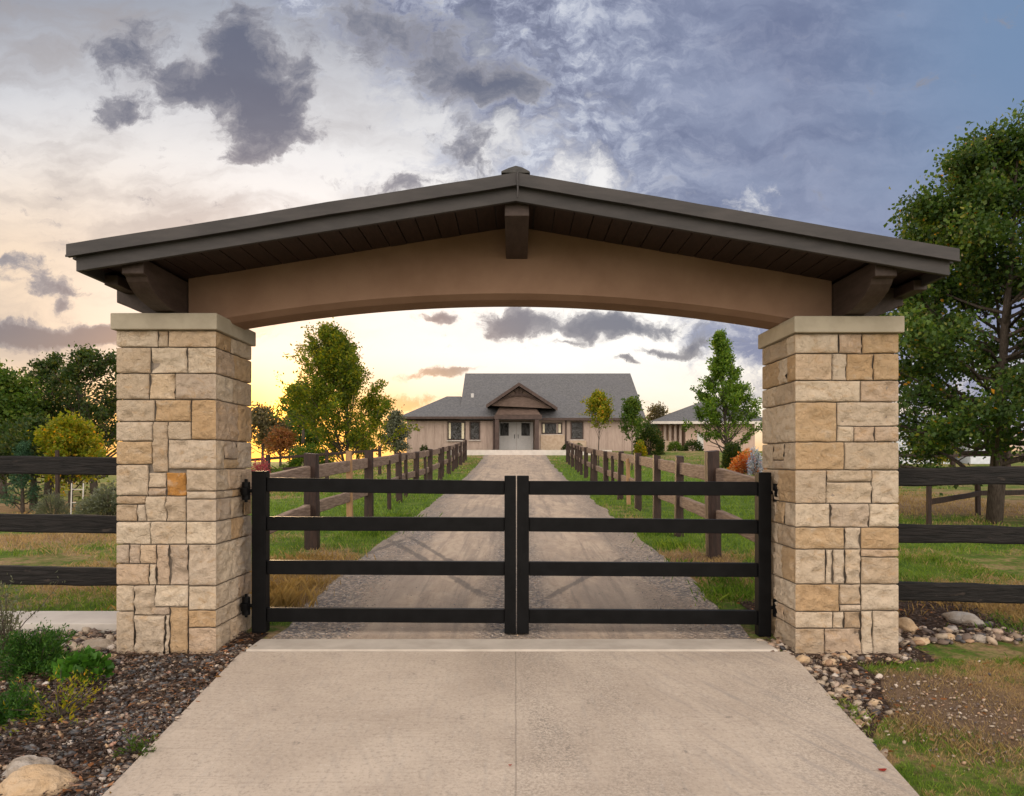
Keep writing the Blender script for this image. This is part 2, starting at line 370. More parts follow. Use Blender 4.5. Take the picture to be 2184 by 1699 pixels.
def lawncol(q, p, blades=False):
    a = q.noise(q.v('MULTIPLY', p, (.7, 1.3, 0)), .55, 5, .6, .5)
    b_ = q.noise(q.v('MULTIPLY', p, (1, 1, 0)), 2.6, 5, .6)
    s3 = q.new('ShaderNodeSeparateXYZ'); q.L.new(p, s3.inputs[0]); X, Y, Z = s3.outputs
    dry = q.m('ADD', q.m('MULTIPLY', a, .65), q.m('MULTIPLY', b_, .35))
    def patch(cx, cy, rx, ry, w):
        d = q.v('MULTIPLY_ADD', q.v('MULTIPLY', p, (1, 1, 0)), (1/rx, 1/ry, 0), (-cx/rx, -cy/ry, 0))
        return q.m('MULTIPLY', q.m('POWER', .3679, q.v('DOT_PRODUCT', d, d)), w)
    for a_ in ((-3.9, 8.0, 1.6, .8, .22), (-2.5, 7.8, .7, 1.2, .30), (-2.6, 9.6, .5, .6, .18), (-2.4, 15, .4, 2.0, .12), (2.3, 13.5, .35, 1.5, .16), (2.35, 9.2, .6, .8, .25), (2.75, 4.3, .6, .65, .22), (4.8, 7.0, 1.6, .55, .20), (-12, 19, 5, 2.2, .25), (9.5, 17, 3.5, 2.5, .28), (-7.5, 11.5, 2.5, .8, .22),
               (2.5, 12, 2.2, 2, -.16), (-5, 15, 3, 2.5, -.18), (3.5, 26, 3, 9, -.28), (-3, 22, 2.5, 10, -.16), (7.5, 11, 2.5, 1.2, -.12), (4.2, 4.6, .7, .3, -.1), (5.5, 18, 2.5, 4, -.22)):
        dry = q.m('ADD', dry, patch(*a_))
    g = q.mix(q.ss(b_, .35, .65), (.070, .135, .018), (.13, .205, .028))
    t = q.mix(q.ss(b_, .35, .65), (.26, .165, .085), (.34, .235, .125))
    soil = q.m('ADD', patch(2.75, 4.35, .55, .65, 1.3), q.m('ADD', patch(2.3, 5.0, .5, .5, 1.0), patch(2.4, 9.2, .5, .4, 1)))
    soil = q.m('ADD', soil, q.m('MULTIPLY', q.m('SUBTRACT', b_, .5), 2.2))
    t = q.mix(q.ss(soil, .35, .8), t, (.20, .135, .088))
    dry = q.m('ADD', dry, q.m('MULTIPLY', q.m('SUBTRACT', q.noise(q.v('MULTIPLY', p, (1, 1, 0)), 9, 6, .7), .5), .6))
    return g, t, q.ss(dry, .42, .63), X, Y
def lawn(q, bs, out):
    p = pos(q); g, t, d, X, Y = lawncol(q, p)
    c = q.mix(d, g, t)
    f = q.noise(p, 28, 6, .7); c = q.mix(q.ss(f, .45, .68, 0, .55), c, (.055, .035, .022))
    q.put(bs.inputs['Base Color'], c); bump(q, bs, f, 1, .04)
M['lawn'] = mat('lawn', lawn, .95, .1)
def leafshade(q, bs, out, c, trans=.45, rough=.55):
    q.put(bs.inputs['Base Color'], c); bs.inputs['Roughness'].default_value = rough
    tr = q.new('ShaderNodeBsdfTranslucent'); q.put(tr.inputs[0], q.mix(1, c, (1.5, 1.45, .7), 'MULTIPLY'))
    mx = q.new('ShaderNodeMixShader'); mx.inputs[0].default_value = trans
    q.L.new(bs.outputs[0], mx.inputs[1]); q.L.new(tr.outputs[0], mx.inputs[2]); q.L.new(mx.outputs[0], out.inputs[0])
def grassm(q, bs, out):
    p = pos(q); g, t, d, X, Y = lawncol(q, p); r = island(q)
    g = q.mix(r, g, (.19, .28, .035)); t = q.mix(r, t, (.40, .29, .14))
    dd = q.ss(q.m('ADD', d, q.m('MULTIPLY', q.m('SUBTRACT', r, .5), .7)), .4, .6)
    leafshade(q, bs, out, q.mix(dd, g, t), .35)
M['grass'] = mat('grass_blades', grassm, .6, .2)
def leafm(name, cols, trans=.4, accent=None):
    def b(q, bs, out):
        r = island(q); c = ramp(q, r, cols)
        k = q.noise(pos(q), 1.7, 3, .5); c = q.mix(q.ss(k, .4, .65, 0, .65), c, tuple(x*.7 for x in cols[0][1]))
        if accent: c = q.mix(q.m('GREATER_THAN', q.m('FRACT', q.m('MULTIPLY', r, 97.3)), accent[0]), c, accent[1])
        leafshade(q, bs, out, c, trans)
    return mat(name, b, .5, .3)
M['leaf_big'] = leafm('shade_tree_leaves', [(0, (.028,.065,.014)), (.5, (.060,.115,.020)), (.85, (.11,.175,.028)), (1, (.18,.18,.03))], .42, (.994, (.50, .24, .02)))
M['leaf_maple'] = leafm('olive_leaves', [(0, (.06,.11,.012)), (.5, (.14,.20,.016)), (1, (.38,.32,.022))], .6)
M['leaf_bright'] = leafm('bright_leaves', [(0, (.055,.125,.014)), (.5, (.12,.215,.020)), (1, (.22,.30,.035))], .5)
M['leaf_dark'] = leafm('dark_leaves', [(0, (.022,.05,.012)), (.6, (.05,.085,.018)), (1, (.12,.12,.02))], .42)
M['leaf_yellow'] = leafm('yellow_leaves', [(0, (.12,.18,.012)), (.5, (.24,.26,.015)), (1, (.42,.30,.02))], .5, (.965, (.58, .27, .015)))
M['leaf_mid'] = leafm('green_leaves', [(0, (.045,.10,.014)), (.6, (.09,.155,.018)), (1, (.17,.20,.03))], .45)
M['leaf_teal'] = leafm('blue_green_needles', [(0, (.03,.085,.045)), (1, (.07,.15,.08))], .3)
M['leaf_grey'] = leafm('grey_green_leaves', [(0, (.10,.115,.075)), (1, (.17,.18,.12))], .3)
M['leaf_rust'] = leafm('rust_leaves', [(0, (.20,.08,.03)), (.6, (.34,.13,.04)), (1, (.18,.14,.05))], .4)
M['leaf_pink'] = leafm('pink_leaves', [(0, (.30,.05,.07)), (1, (.40,.10,.12))], .4)
M['leaf_brown'] = leafm('brown_grey_leaves', [(0, (.10,.085,.05)), (.6, (.14,.13,.06)), (1, (.20,.15,.08))], .4)
M['leaf_juniper'] = leafm('juniper_needles', [(0, (.018,.065,.010)), (.6, (.045,.13,.015)), (1, (.10,.20,.03))], .35)
M['straw'] = leafm('straw_blades', [(0, (.30,.19,.07)), (1, (.48,.33,.14))], .4)
M['bark'] = simple('tree_bark', (.045,.035,.028), (.10,.08,.065), 10, .9, .15, .8, (5, 5, 1), 14, .02)
M['mulch'] = simple('bark_mulch', (.035,.022,.017), (.10,.068,.05), 26, .95, .1, 1.0, bscale=60, dist=.03)
M['dirt'] = simple('bare_soil', (.15,.10,.07), (.24,.17,.12), 12, .95, .1, .8, bscale=60, dist=.02)
def pebm(q, bs, out):
    r = island(q); p = pos(q)
    c = ramp(q, r, [(0, (.05,.05,.055)), (.30, (.11,.11,.115)), (.5, (.19,.18,.175)), (.62, (.20,.13,.09)), (.75, (.40,.35,.29)), (.86, (.46,.30,.17)), (.93, (.60,.55,.50)), (1, (.40,.13,.04))])
    c = q.mix(q.ss(q.noise(p, 40, 5, .6), .45, .7, 0, .4), c, (.09, .075, .06))
    q.put(bs.inputs['Base Color'], c)
M['pebble'] = mat('river_pebbles', pebm, .6, .4)
def pebm2(q, bs, out):
    r = island(q); p = pos(q)
    c = ramp(q, r, [(0, (.06,.063,.072)), (.3, (.16,.11,.08)), (.5, (.30,.235,.17)), (.7, (.42,.35,.27)), (.9, (.34,.20,.11)), (1, (.52,.46,.40))])
    c = q.mix(q.ss(q.noise(p, 40, 5, .6), .45, .7, 0, .4), c, (.12, .09, .07))
    q.put(bs.inputs['Base Color'], c)
M['pebble_tan'] = mat('tan_pebbles', pebm2, .65, .35)

# ------------------------------------------------------------------ terrain
YP = [-400, -10, 0, 1.5, 5.4, 6.25, 9, 14, 18, 22, 26, 35, 42, 46, 49, 60, 120, 1500]
ZP = [-.3, -.3, -.28, -.19, 0, .05, .20, .36, .50, .62, .76, 1.18, 1.60, 1.95, 2.22, 2.25, 2.2, 2.2]
def prof(y): return float(np.interp(y, YP, ZP))
def gz(x, y):
    z = prof(y)
    if x < -4.5 and y > 6:
        k = min(1, (-4.5-x)/9); k = k*k*(3-2*k); z -= (z-.0)*.55*k
    return z
ys = sorted(set([y for y in YP]+list(np.arange(-6, 9, .75))+list(np.arange(9, 50, 1.5))+[55, 65, 80, 100, 150, 250, 500]))
ys = [y for i, y in enumerate(ys) if i == 0 or y-ys[i-1] > .02]
xs = sorted(set([-900, -400, -200, -120, -80, -60]+list(np.arange(-45, 45.1, 1.5))+[60, 80, 120, 200, 400, 900]))
vv = [(x, y, gz(x, y)) for y in ys for x in xs]; nx = len(xs)
ff = [(j*nx+i, j*nx+i+1, (j+1)*nx+i+1, (j+1)*nx+i) for j in range(len(ys)-1) for i in range(nx-1)]
g = fastmesh('ground', vv, ff, M['lawn']); tag(g, kind='structure')

def sheet(name, left, right, y0, y1, m_, dz, step=.25):
    """a ground-following sheet between two edge functions of y"""
    Ys = sorted(set([y for y in ys if y0 < y < y1]+list(np.arange(y0, y1, step))+[y1]))
    Vv = []; Fc = []
    K = 6
    for y in Ys:
        a, b = left(y), right(y)
        for k in range(K+1):
            x = a+(b-a)*k/K; Vv.append((x, y, prof(y)+dz if x > -4.5 else gz(x, y)+dz))
    for j in range(len(Ys)-1):
        for k in range(K): Fc.append((j*(K+1)+k, j*(K+1)+k+1, (j+1)*(K+1)+k+1, (j+1)*(K+1)+k))
    o = fastmesh(name, Vv, Fc, m_); return tag(o, kind='structure')
def nz(a, b=0, c=0): return noise.noise(Vector((a, b, c)))
def apL(y): return -(1.94+(y-3.35)*.082)
def apR(y): return 1.895+(y-3.35)*.105
def drL(y): return -(2.03+.10*nz(y*.9, 3)+.05*nz(y*4, 8)-.0*y)
def drR(y): return 1.97+.12*nz(y*.8, 13)+.05*nz(y*4, 28)
sheet('driveway', drL, drR, 5.6, 45.5, M['gravel'], .014)
# pale forecourt slab in front of the house
mb = MB(); mb.box(-4.2, 6.2, 45.4, 49.3, 1.5, 2.235); mb.build('forecourt', M['slab']); tag(bpy.data.objects['forecourt'], kind='structure')
# apron: real slab with thickness
mb = MB()
Ya = [0.4, 1.5, 3.0, 4.2, 5.40]
for i in range(len(Ya)-1):
    a, b = Ya[i], Ya[i+1]; za, zb = prof(a)+.03, prof(b)+.03
    for (l0, l1, r0, r1) in ((apL(a), apL(b), apR(a), apR(b)),):
        mb.poly([(l0,a,za),(r0,a,za),(r1,b,zb),(l1,b,zb),(l0,a,za-.2),(r0,a,za-.2),(r1,b,zb-.2),(l1,b,zb-.2)],
                ((0,1,2,3),(0,3,7,4),(1,5,6,2)))
mb.build('concrete_apron', M['concrete']); tag(bpy.data.objects['concrete_apron'], kind='structure')
mb = MB(); mb.box(-2.08, 2.02, 5.408, 5.74, -.2, .045)
o = mb.build('concrete_sill', simple('sill_concrete', (.38,.335,.285), (.48,.43,.37), 4, .85, .2, .4, bscale=60, dist=.004), bevel=.012); tag(o, kind='structure')
mb = MB(); mb.box(-5.6, -2.6, 5.98, 6.48, -.15, .115)
o = mb.build('concrete_path', M['slab'], bevel=.01); tag(o, kind='structure')
# planting beds
def bedLl(y): return -4.4
def bedRr(y): return apR(y)+max(.02, .46+.14*nz(y*2.2, 5)+(.6 if y > 5.2 else 0)-(max(0, 4.75-y))*.55)
sheet('mulch_bed', lambda y: -4.45, lambda y: apL(min(y, 5.4))+.02, 1.0, 5.95, M['mulch'], .007)
sheet('stone_bed', lambda y: apR(min(y, 5.4))-.02, bedRr, 3.9, 5.75, M['mulch'], .007)
sheet('mulch_strip', lambda y: 2.2+.05*nz(y*3, 1), lambda y: 4.35+.3*nz(y*2, 9), 5.75, 7.0, M['mulch'], .007)

# ------------------------------------------------------------------ stone pillars
def stone_face(mb, s0, s1, z0, z1, place, cl, cr, bulge, mi, seed, corner_b):
    """rock-faced stone between s0..s1, z0..z1. place(s, z, d) -> world. cl/cr: edge lies on the pillar's corner"""
    J = .0034; a = s0 if cl else s0+J; b = s1 if cr else s1-J; lo, hi = z0+J, z1-J
    step = .021
    ns_ = max(3, int((b-a)/step)); nz_ = max(3, int((hi-lo)/step)); ew = .011
    def cuts(p, q, k): 
        inner = [p+ew+(q-p-2*ew)*i/(k-1) for i in range(k)] if q-p > 2.5*ew else [(p+q)/2]
        return [p]+[p+ew*.35]+inner+[q-ew*.35]+[q]
    S_, Z_ = cuts(a, b, ns_), cuts(lo, hi, nz_)
    base = len(mb.v); tx, tz = random.uniform(-.012, .012), random.uniform(-.010, .010)
    for z in Z_:
        for s_ in S_:
            ds = 9 if False else min((s_-a) if not cl else 9, (b-s_) if not cr else 9); dz_ = min(z-lo, hi-z)
            e = min(ds, dz_)/ew; e = max(0, min(1, e)); prof_ = -.012+(.012)*math.sqrt(1-(1-e)**2)
            u, w = (s_-a)/(b-a)-.5, (z-lo)/(hi-lo)-.5
            q = Vector((s_*9+seed*3.1, z*9, seed*1.7))
            nn = (1-abs(noise.noise(q))*2.6)*.019+abs(noise.noise(q*2.3))*.026-.016+.008*noise.noise(q*5)
            fade = min(1, min((s_-a), (b-s_))/.035) if (cl or cr) else 1
            if not (cl or cr): fade = 1
            d = corner_b+prof_+(bulge+nn+tx*u*2+tz*w*2)*fade*min(1, dz_/.018)
            ss_ = s_
            if cl and s_ <= a+1e-6: ss_ = s_-corner_b; 
            if cr and s_ >= b-1e-6: ss_ = s_+corner_b
            if (cl and s_ <= a+1e-6) or (cr and s_ >= b-1e-6): d = corner_b+prof_; ss_ = s_+(-1 if s_ <= a+1e-6 else 1)*(corner_b+prof_)
            wz = .0045*noise.noise(Vector((s_*11, z*11, 3+corner_b))); ws = .0045*noise.noise(Vector((s_*11, z*11, 23))) if not ((cl and s_-a < .03) or (cr and b-s_ < .03)) else 0
            mb.v.append(place(ss_+ws, z+wz*(0 if ((cl and s_-a < .03) or (cr and b-s_ < .03)) else 1), d))
    n1 = len(S_)
    for j in range(len(Z_)-1):
        for i in range(n1-1):
            mb.f.append((base+j*n1+i, base+j*n1+i+1, base+(j+1)*n1+i+1, base+(j+1)*n1+i)); mb.m.append(mi)

L_ROWS = [(250,334,703,739,0),(334,357,703,739,0),(357,460,703,739,0),
 (250,317,739,795,0),(317,401,739,795,0),(401,460,739,795,0),(250,314,795,851,0),(314,373,795,851,0),(373,460,795,851,0),
 (248,326,851,898,0),(326,410,851,898,2),(410,462,851,937,2),(248,322,898,940,0),(322,357,898,1007,0),(357,410,898,937,0),
 (248,322,940,990,2),(357,460,937,1000,0),(246,312,990,1057,0),(312,353,1007,1040,0),(312,353,1040,1057,0),(353,398,1007,1057,1),(398,460,1000,1047,0),(398,460,1047,1064,0),
 (245,307,1057,1075,0),(245,286,1075,1112,0),(286,307,1075,1112,0),(307,353,1057,1112,0),(353,398,1057,1112,0),(398,460,1064,1112,0),
 (246,317,1112,1161,0),(317,398,1112,1161,0),(398,461,1112,1161,0),
 (244,268,1161,1202,0),(268,293,1161,1202,0),(293,330,1161,1202,0),(244,313,1202,1248,0),(313,330,1202,1248,0),(330,360,1161,1248,0),(360,403,1161,1248,0),(403,462,1161,1250,0),
 (243,279,1248,1304,0),(279,327,1248,1312,0),(327,403,1248,1295,0),(320,360,1295,1312,0),(360,403,1295,1396,2),(403,462,1250,1302,0),(403,462,1302,1339,2),(403,462,1339,1396,0),
 (241,279,1304,1396,0),(279,350,1312,1396,0),(350,360,1312,1396,0)]
R_ROWS = [(1697,1788,708,751,0),(1788,1841,708,751,0),(1841,1915,708,751,2),(1697,1774,751,809,0),(1774,1806,751,809,0),(1806,1866,751,809,2),(1866,1915,751,809,2),
 (1697,1837,809,855,0),(1837,1915,809,855,0),(1697,1784,855,941,2),(1784,1915,855,907,0),(1784,1821,907,941,0),(1821,1869,907,941,0),(1869,1915,907,941,0),
 (1697,1801,941,1001,2),(1801,1915,941,1001,0),(1697,1761,1001,1073,0),(1761,1862,1001,1027,0),(1761,1862,1027,1073,0),(1862,1915,1001,1073,0),
 (1697,1769,1073,1124,0),(1769,1856,1073,1124,0),(1856,1915,1073,1124,0),(1697,1801,1124,1171,2),(1801,1838,1124,1171,0),(1838,1915,1124,1171,2),(1838,1915,1171,1188,0),
 (1697,1759,1171,1246,0),(1759,1776,1171,1246,0),(1776,1802,1171,1246,0),(1802,1838,1171,1246,0),(1838,1915,1188,1246,0),
 (1697,1790,1246,1305,2),(1790,1838,1246,1290,0),(1790,1838,1290,1305,0),(1838,1915,1246,1303,0),(1697,1775,1305,1341,0),(1775,1800,1305,1341,0),(1800,1838,1305,1341,0),
 (1697,1757,1341,1404,0),(1757,1838,1341,1404,0),(1838,1864,1303,1404,0),(1864,1915,1303,1404,0)]

gateway = thing('entrance_gateway', 'gateway of two limestone pillars and an arched brown beam under a dark gable roof', 'gateway', (0, 5.8, 0))
def pillar(rows, X0, X1, pz0, pz1, ztop, zbot, xpx0, xpx1, yt, yb, seed):
    Yf, Yb = 5.45, 6.14
    mb = MB(); B = .02
    mb.box(X0+.013, X1-.013, Yf+.013, Yb-.013, zbot-.3, ztop, 3)
    random.seed(seed)
    zz = lambda py: ztop-(py-yt)/(yb-yt)*(ztop-zbot)
    for k, (a, b, c, d, mi) in enumerate(rows):
        fa = max(0, (a-xpx0)/(xpx1-xpx0)); fb = min(1, (b-xpx0)/(xpx1-xpx0))
        s0, s1 = X0+fa*(X1-X0), X0+fb*(X1-X0)
        cl, cr = fa <= .03, fb >= .97
        if cl: s0 = X0
        if cr: s1 = X1
        z1_, z0_ = zz(c), (zz(d) if d < yb-4 else zbot-.12)
        stone_face(mb, s0, s1, z0_, z1_, lambda s, z, dd: (s, Yf-dd, z), cl, cr, random.uniform(-.002, .006), mi, seed+k, B)
        
    # side and rear faces take the courses of the front's corner stones
    def courses(side):
        E = sorted({(c, d) for (a, b, c, d, mi) in rows if (((b-xpx0)/(xpx1-xpx0) >= .97) if side else ((a-xpx0)/(xpx1-xpx0) <= .03))})
        return E
    def fill(cs, w0, w1, place, sd, flip):
        for ci, (c, d) in enumerate(cs):
            z1_, z0_ = zz(c), (zz(d) if d < yb-4 else zbot-.12); h = z1_-z0_
            cutp = [w0]
            while True:
                w = random.uniform(.14, .36) if h < .25 else random.uniform(.2, .45)
                if cutp[-1]+w > w1-.12: break
                cutp.append(cutp[-1]+w)
            cutp.append(w1)
            for i in range(len(cutp)-1):
                a, b = cutp[i], cutp[i+1]; cl, cr = i == 0, i == len(cutp)-2
                mi = random.choice((0, 0, 0, 0, 2, 0, 0, 2 if sd else 0))
                if not (cl or cr) and h > .2 and random.random() < .4:
                    zm = z0_+h*random.uniform(.35, .65)
                    stone_face(mb, a, b, z0_, zm, place, cl, cr, .003, mi, seed+sd*50+i+ci*7, B); stone_face(mb, a, b, zm, z1_, place, cl, cr, .003, 0, seed+sd*51+i+ci*5, B)
                else: stone_face(mb, a, b, z0_, z1_, place, cl, cr, random.uniform(0, .006), mi, seed+sd*50+i+ci*7, B)
    fill(courses(True), Yf, Yb, lambda s, z, dd: (X1+dd, s, z), 1, False)
    fill(courses(False), Yf, Yb, lambda s, z, dd: (X0-dd, s, z), 2, True)
    fill(courses(True), X0, X1, lambda s, z, dd: (s, Yb+dd, z), 3, False)
    me = bpy.data.meshes.new('pillar'); me.from_pydata(mb.v, [], mb.f); me.polygons.foreach_set('material_index', mb.m)
    p = link('pillar', me, [M['stone'], M['stone_orange'], M['stone_tan'], M['mortar']], gateway)
    me.polygons.foreach_set('use_smooth', [i == 3 and False or True for i in mb.m])
    c = MB(); c.box(X0-.045, X1+.045, Yf-.065, Yb+.065, ztop, ztop+.126)
    cp = c.build('cap', M['cap'], p, bevel=.008)
    return p
L0, L1, R0, R1 = -3.062, -2.315-.02, 2.16+.02, 2.955-.02
pillar(L_ROWS, L0, L1, 0, 0, 2.503, -.0, 246, 461, 703, 1396, 11)
pillar(R_ROWS, R0, R1, 0, 0, 2.480, -.027, 1697, 1915, 708, 1404, 77)

# ------------------------------------------------------------------ gateway roof and beam
YFR, YBK = 4.85, 6.74       # front and rear roof edges
XL, XR = -3.09, 3.05
sl = lambda x: .160*abs(x) if x < 0 else .172*abs(x)
# arched stucco beam
mb = MB(); Yw0, Yw1 = 5.61, 6.01
def arch(x):  # underside
    xc = -.04; h = 2.32; zz_ = 2.832-.205*((x-xc)/h)**2
    return zz_-.012*(x > 0)*(x/2.3)
N = 40; xw0, xw1 = -2.61, 2.52; prev = None
ring = []
for i in range(N+1):
    x = xw0+(xw1-xw0)*i/N; t = 3.352-sl(x)*.955; a = max(arch(x), 2.60); ab = a-.036
    ring.append([(x,Yw0,t+.01),(x,Yw0,a),(x,Yw0+.07,ab),(x,Yw1-.07,ab),(x,Yw1,a),(x,Yw1,t+.01)])
for i in range(N):
    A, B_ = ring[i], ring[i+1]
    for k in range(6):
        j = (k+1) % 6; mb.poly([A[k], B_[k], B_[j], A[j]], ((0,1,2,3),), 0)
mb.poly(ring[0], (tuple(range(6)),)); mb.poly(ring[-1], (tuple(range(6)),))
mb.build('arched_beam', M['stucco'], gateway)
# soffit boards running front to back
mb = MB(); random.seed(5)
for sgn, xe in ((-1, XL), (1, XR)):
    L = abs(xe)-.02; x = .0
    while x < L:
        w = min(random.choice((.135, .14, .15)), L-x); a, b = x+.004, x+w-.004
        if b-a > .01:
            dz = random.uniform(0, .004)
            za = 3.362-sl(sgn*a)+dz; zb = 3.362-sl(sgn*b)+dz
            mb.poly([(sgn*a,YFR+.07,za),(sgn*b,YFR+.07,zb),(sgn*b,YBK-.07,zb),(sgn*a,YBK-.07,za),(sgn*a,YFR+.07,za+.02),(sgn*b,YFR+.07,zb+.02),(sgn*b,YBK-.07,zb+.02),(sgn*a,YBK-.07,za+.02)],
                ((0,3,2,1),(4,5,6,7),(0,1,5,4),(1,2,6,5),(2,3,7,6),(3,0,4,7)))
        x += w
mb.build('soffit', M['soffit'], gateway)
# roof deck and covering
def slabpair(name, m_, y0, y1, z0, z1, x0=XL, x1=XR, bev=0, wav=0):
    mb = MB()
    for sgn, xe in ((-1, x0), (1, x1)):
        K = 12 if wav else 1
        for i in range(K):
            a = xe*i/K; b = xe*(i+1)/K
            wa = wav*nz(a*2, z0*7); wb = wav*nz(b*2, z0*7)
            pts = [(a,y0,z0-sl(a)+wa),(b,y0,z0-sl(b)+wb),(b,y1,z0-sl(b)+wb),(a,y1,z0-sl(a)+wa),(a,y0,z1-sl(a)+wa),(b,y0,z1-sl(b)+wb),(b,y1,z1-sl(b)+wb),(a,y1,z1-sl(a)+wa)]
            fs = [(0,3,2,1),(4,5,6,7),(0,1,5,4),(2,3,7,6)]
            if i == K-1: fs.append((1,2,6,5))
            mb.poly(pts, fs)
    return mb.build(name, m_, gateway, bevel=bev)
slabpair('roof_deck', M['roofing'], YFR+.055, YBK-.055, 3.384, 3.462, XL+.03, XR-.03)
slabpair('fascia', M['fascia'], YFR+.02, YFR+.052, 3.295, 3.398, XL+.045, XR-.045, .003)
slabpair('drip_edge', M['fascia'], YFR-.018, YFR+.018, 3.393, 3.478, wav=.006)
slabpair('drip_bead', M['fascia'], YFR-.028, YFR-.018, 3.388, 3.402, wav=.006)
slabpair('fascia', M['fascia'], YBK-.052, YBK-.02, 3.295, 3.398, XL+.045, XR-.045)
slabpair('drip_edge', M['fascia'], YBK-.018, YBK+.018, 3.393, 3.478)
for xe, s_ in ((XL, -1), (XR, 1)):      # eave boards at the two ends
    mb = MB(); z = 3.295-sl(xe)
    mb.box(min(xe, xe-s_*.028), max(xe, xe-s_*.028), YFR+.054, YBK-.054, z+.10, z+.18)
    mb.box(min(xe-s_*.045, xe-s_*.075), max(xe-s_*.045, xe-s_*.075), YFR+.054, YBK-.054, z+.008, z+.098)
    mb.build('eave_board', M['fascia'], gateway)
# roof covering: courses of shingle that stick up a little behind the drip edge
mb = MB()
for sgn, xe in ((-1, XL), (1, XR)):
    K = 16
    for i in range(K):
        a, b = abs(xe)*i/K, abs(xe)*(i+1)/K+.02
        if i == K-1: b = abs(xe)-.005
        za, zb = 3.466-sl(sgn*a)+.0, 3.474-sl(sgn*b)
        mb.poly([(sgn*a,YFR+.02,za),(sgn*b,YFR+.02,zb),(sgn*b,YBK-.02,zb),(sgn*a,YBK-.02,za),(sgn*a,YFR+.02,za+.008),(sgn*b,YFR+.02,zb+.010),(sgn*b,YBK-.02,zb+.010),(sgn*a,YBK-.02,za+.008)],
                ((0,3,2,1),(4,5,6,7),(0,1,5,4),(1,2,6,5),(2,3,7,6),(3,0,4,7)))
mb.build('shingles', M['roofing'], gateway)
mb = MB()
mb.prism([(-.10, 3.474), (.10, 3.472), (.095, 3.486), (.045, 3.512), (.0, 3.524), (-.05, 3.508), (-.10, 3.486)], 'y', YFR-.02, YBK+.01)
mb.build('ridge_cap', M['roofing'], gateway, bevel=.004)
mb = MB(); mb.tube([(.012, YFR-.03, 3.30), (.014, YFR-.034, 3.36), (.010, YFR-.034, 3.44), (.012, YFR-.03, 3.476)], .006)
mb.build('ridge_seam', M['fascia'], gateway)
# ridge beam
mb = MB()
mb.prism([(4.93, 3.355), (4.93, 3.212), (5.612, 3.105), (6.008, 3.105), (6.66, 3.212), (6.66, 3.355)], 'x', -.078, .094)
mb.build('ridge_beam', M['timber'], gateway, bevel=.005)
# corbels: curved timber brackets running front to back and outwards
def corbel_profile(depth, zt, zb, nose=.11, step=.0):
    """side outline (distance out from the wall, height)"""
    h = zt-zb; pts = [(0, zt), (depth, zt), (depth, zt-nose), (depth-.05, zt-nose-.006)]
    for i in range(0, 9):
        t = i/8*math.pi/2
        pts.append((depth-.05-.06*t-(depth-.20)*(1-math.cos(t)), zt-nose-.006-(h-nose-.006)*math.sin(t)))
    pts.append((0, zb)); return pts
for s_, xa, xb in ((-1, -2.615-.155, -2.615), (1, 2.525, 2.525+.155)):
    zt = 3.356-sl((xa+xb)/2)-.005
    for fy, d in ((5.60, -1), (6.02, 1)):
        pr = corbel_profile(.66, zt, 2.632 if s_ < 0 else 2.608)
        mb = MB(); mb.prism([(fy+d*a, b) for a, b in pr], 'x', xa, xb); mb.build('corbel', M['timber'], gateway, bevel=.006)
    mb = MB(); mb.box(xa+.001, xb-.001, 5.603, 6.017, 2.632 if s_ < 0 else 2.608, zt-.002); mb.build('wall_end', M['timber'], gateway)
    xo = xa if s_ < 0 else xb
    for y0 in (5.43, 6.02):
        zo = 3.356-sl(xo+s_*.30)-.01
        zb_ = 2.632 if s_ < 0 else 2.608
        pr = [(0, zo), (.31, zo), (.31, zb_+.085), (.27, zb_+.078), (.22, zb_+.05), (.15, zb_+.02), (.08, zb_), (0, zb_)]
        mb = MB(); mb.prism([(xo+s_*(.002+a), b) for a, b in pr], 'y', y0, y0+.17); mb.build('corbel', M['timber'], gateway, bevel=.005)
    mb = MB(); z = 3.35-sl(s_*3.0); mb.box(min(s_*2.92, s_*3.02), max(s_*2.92, s_*3.02), 5.16, 6.46, z-.085, z-.01); mb.build('purlin', M['timber'], gateway, bevel=.005)

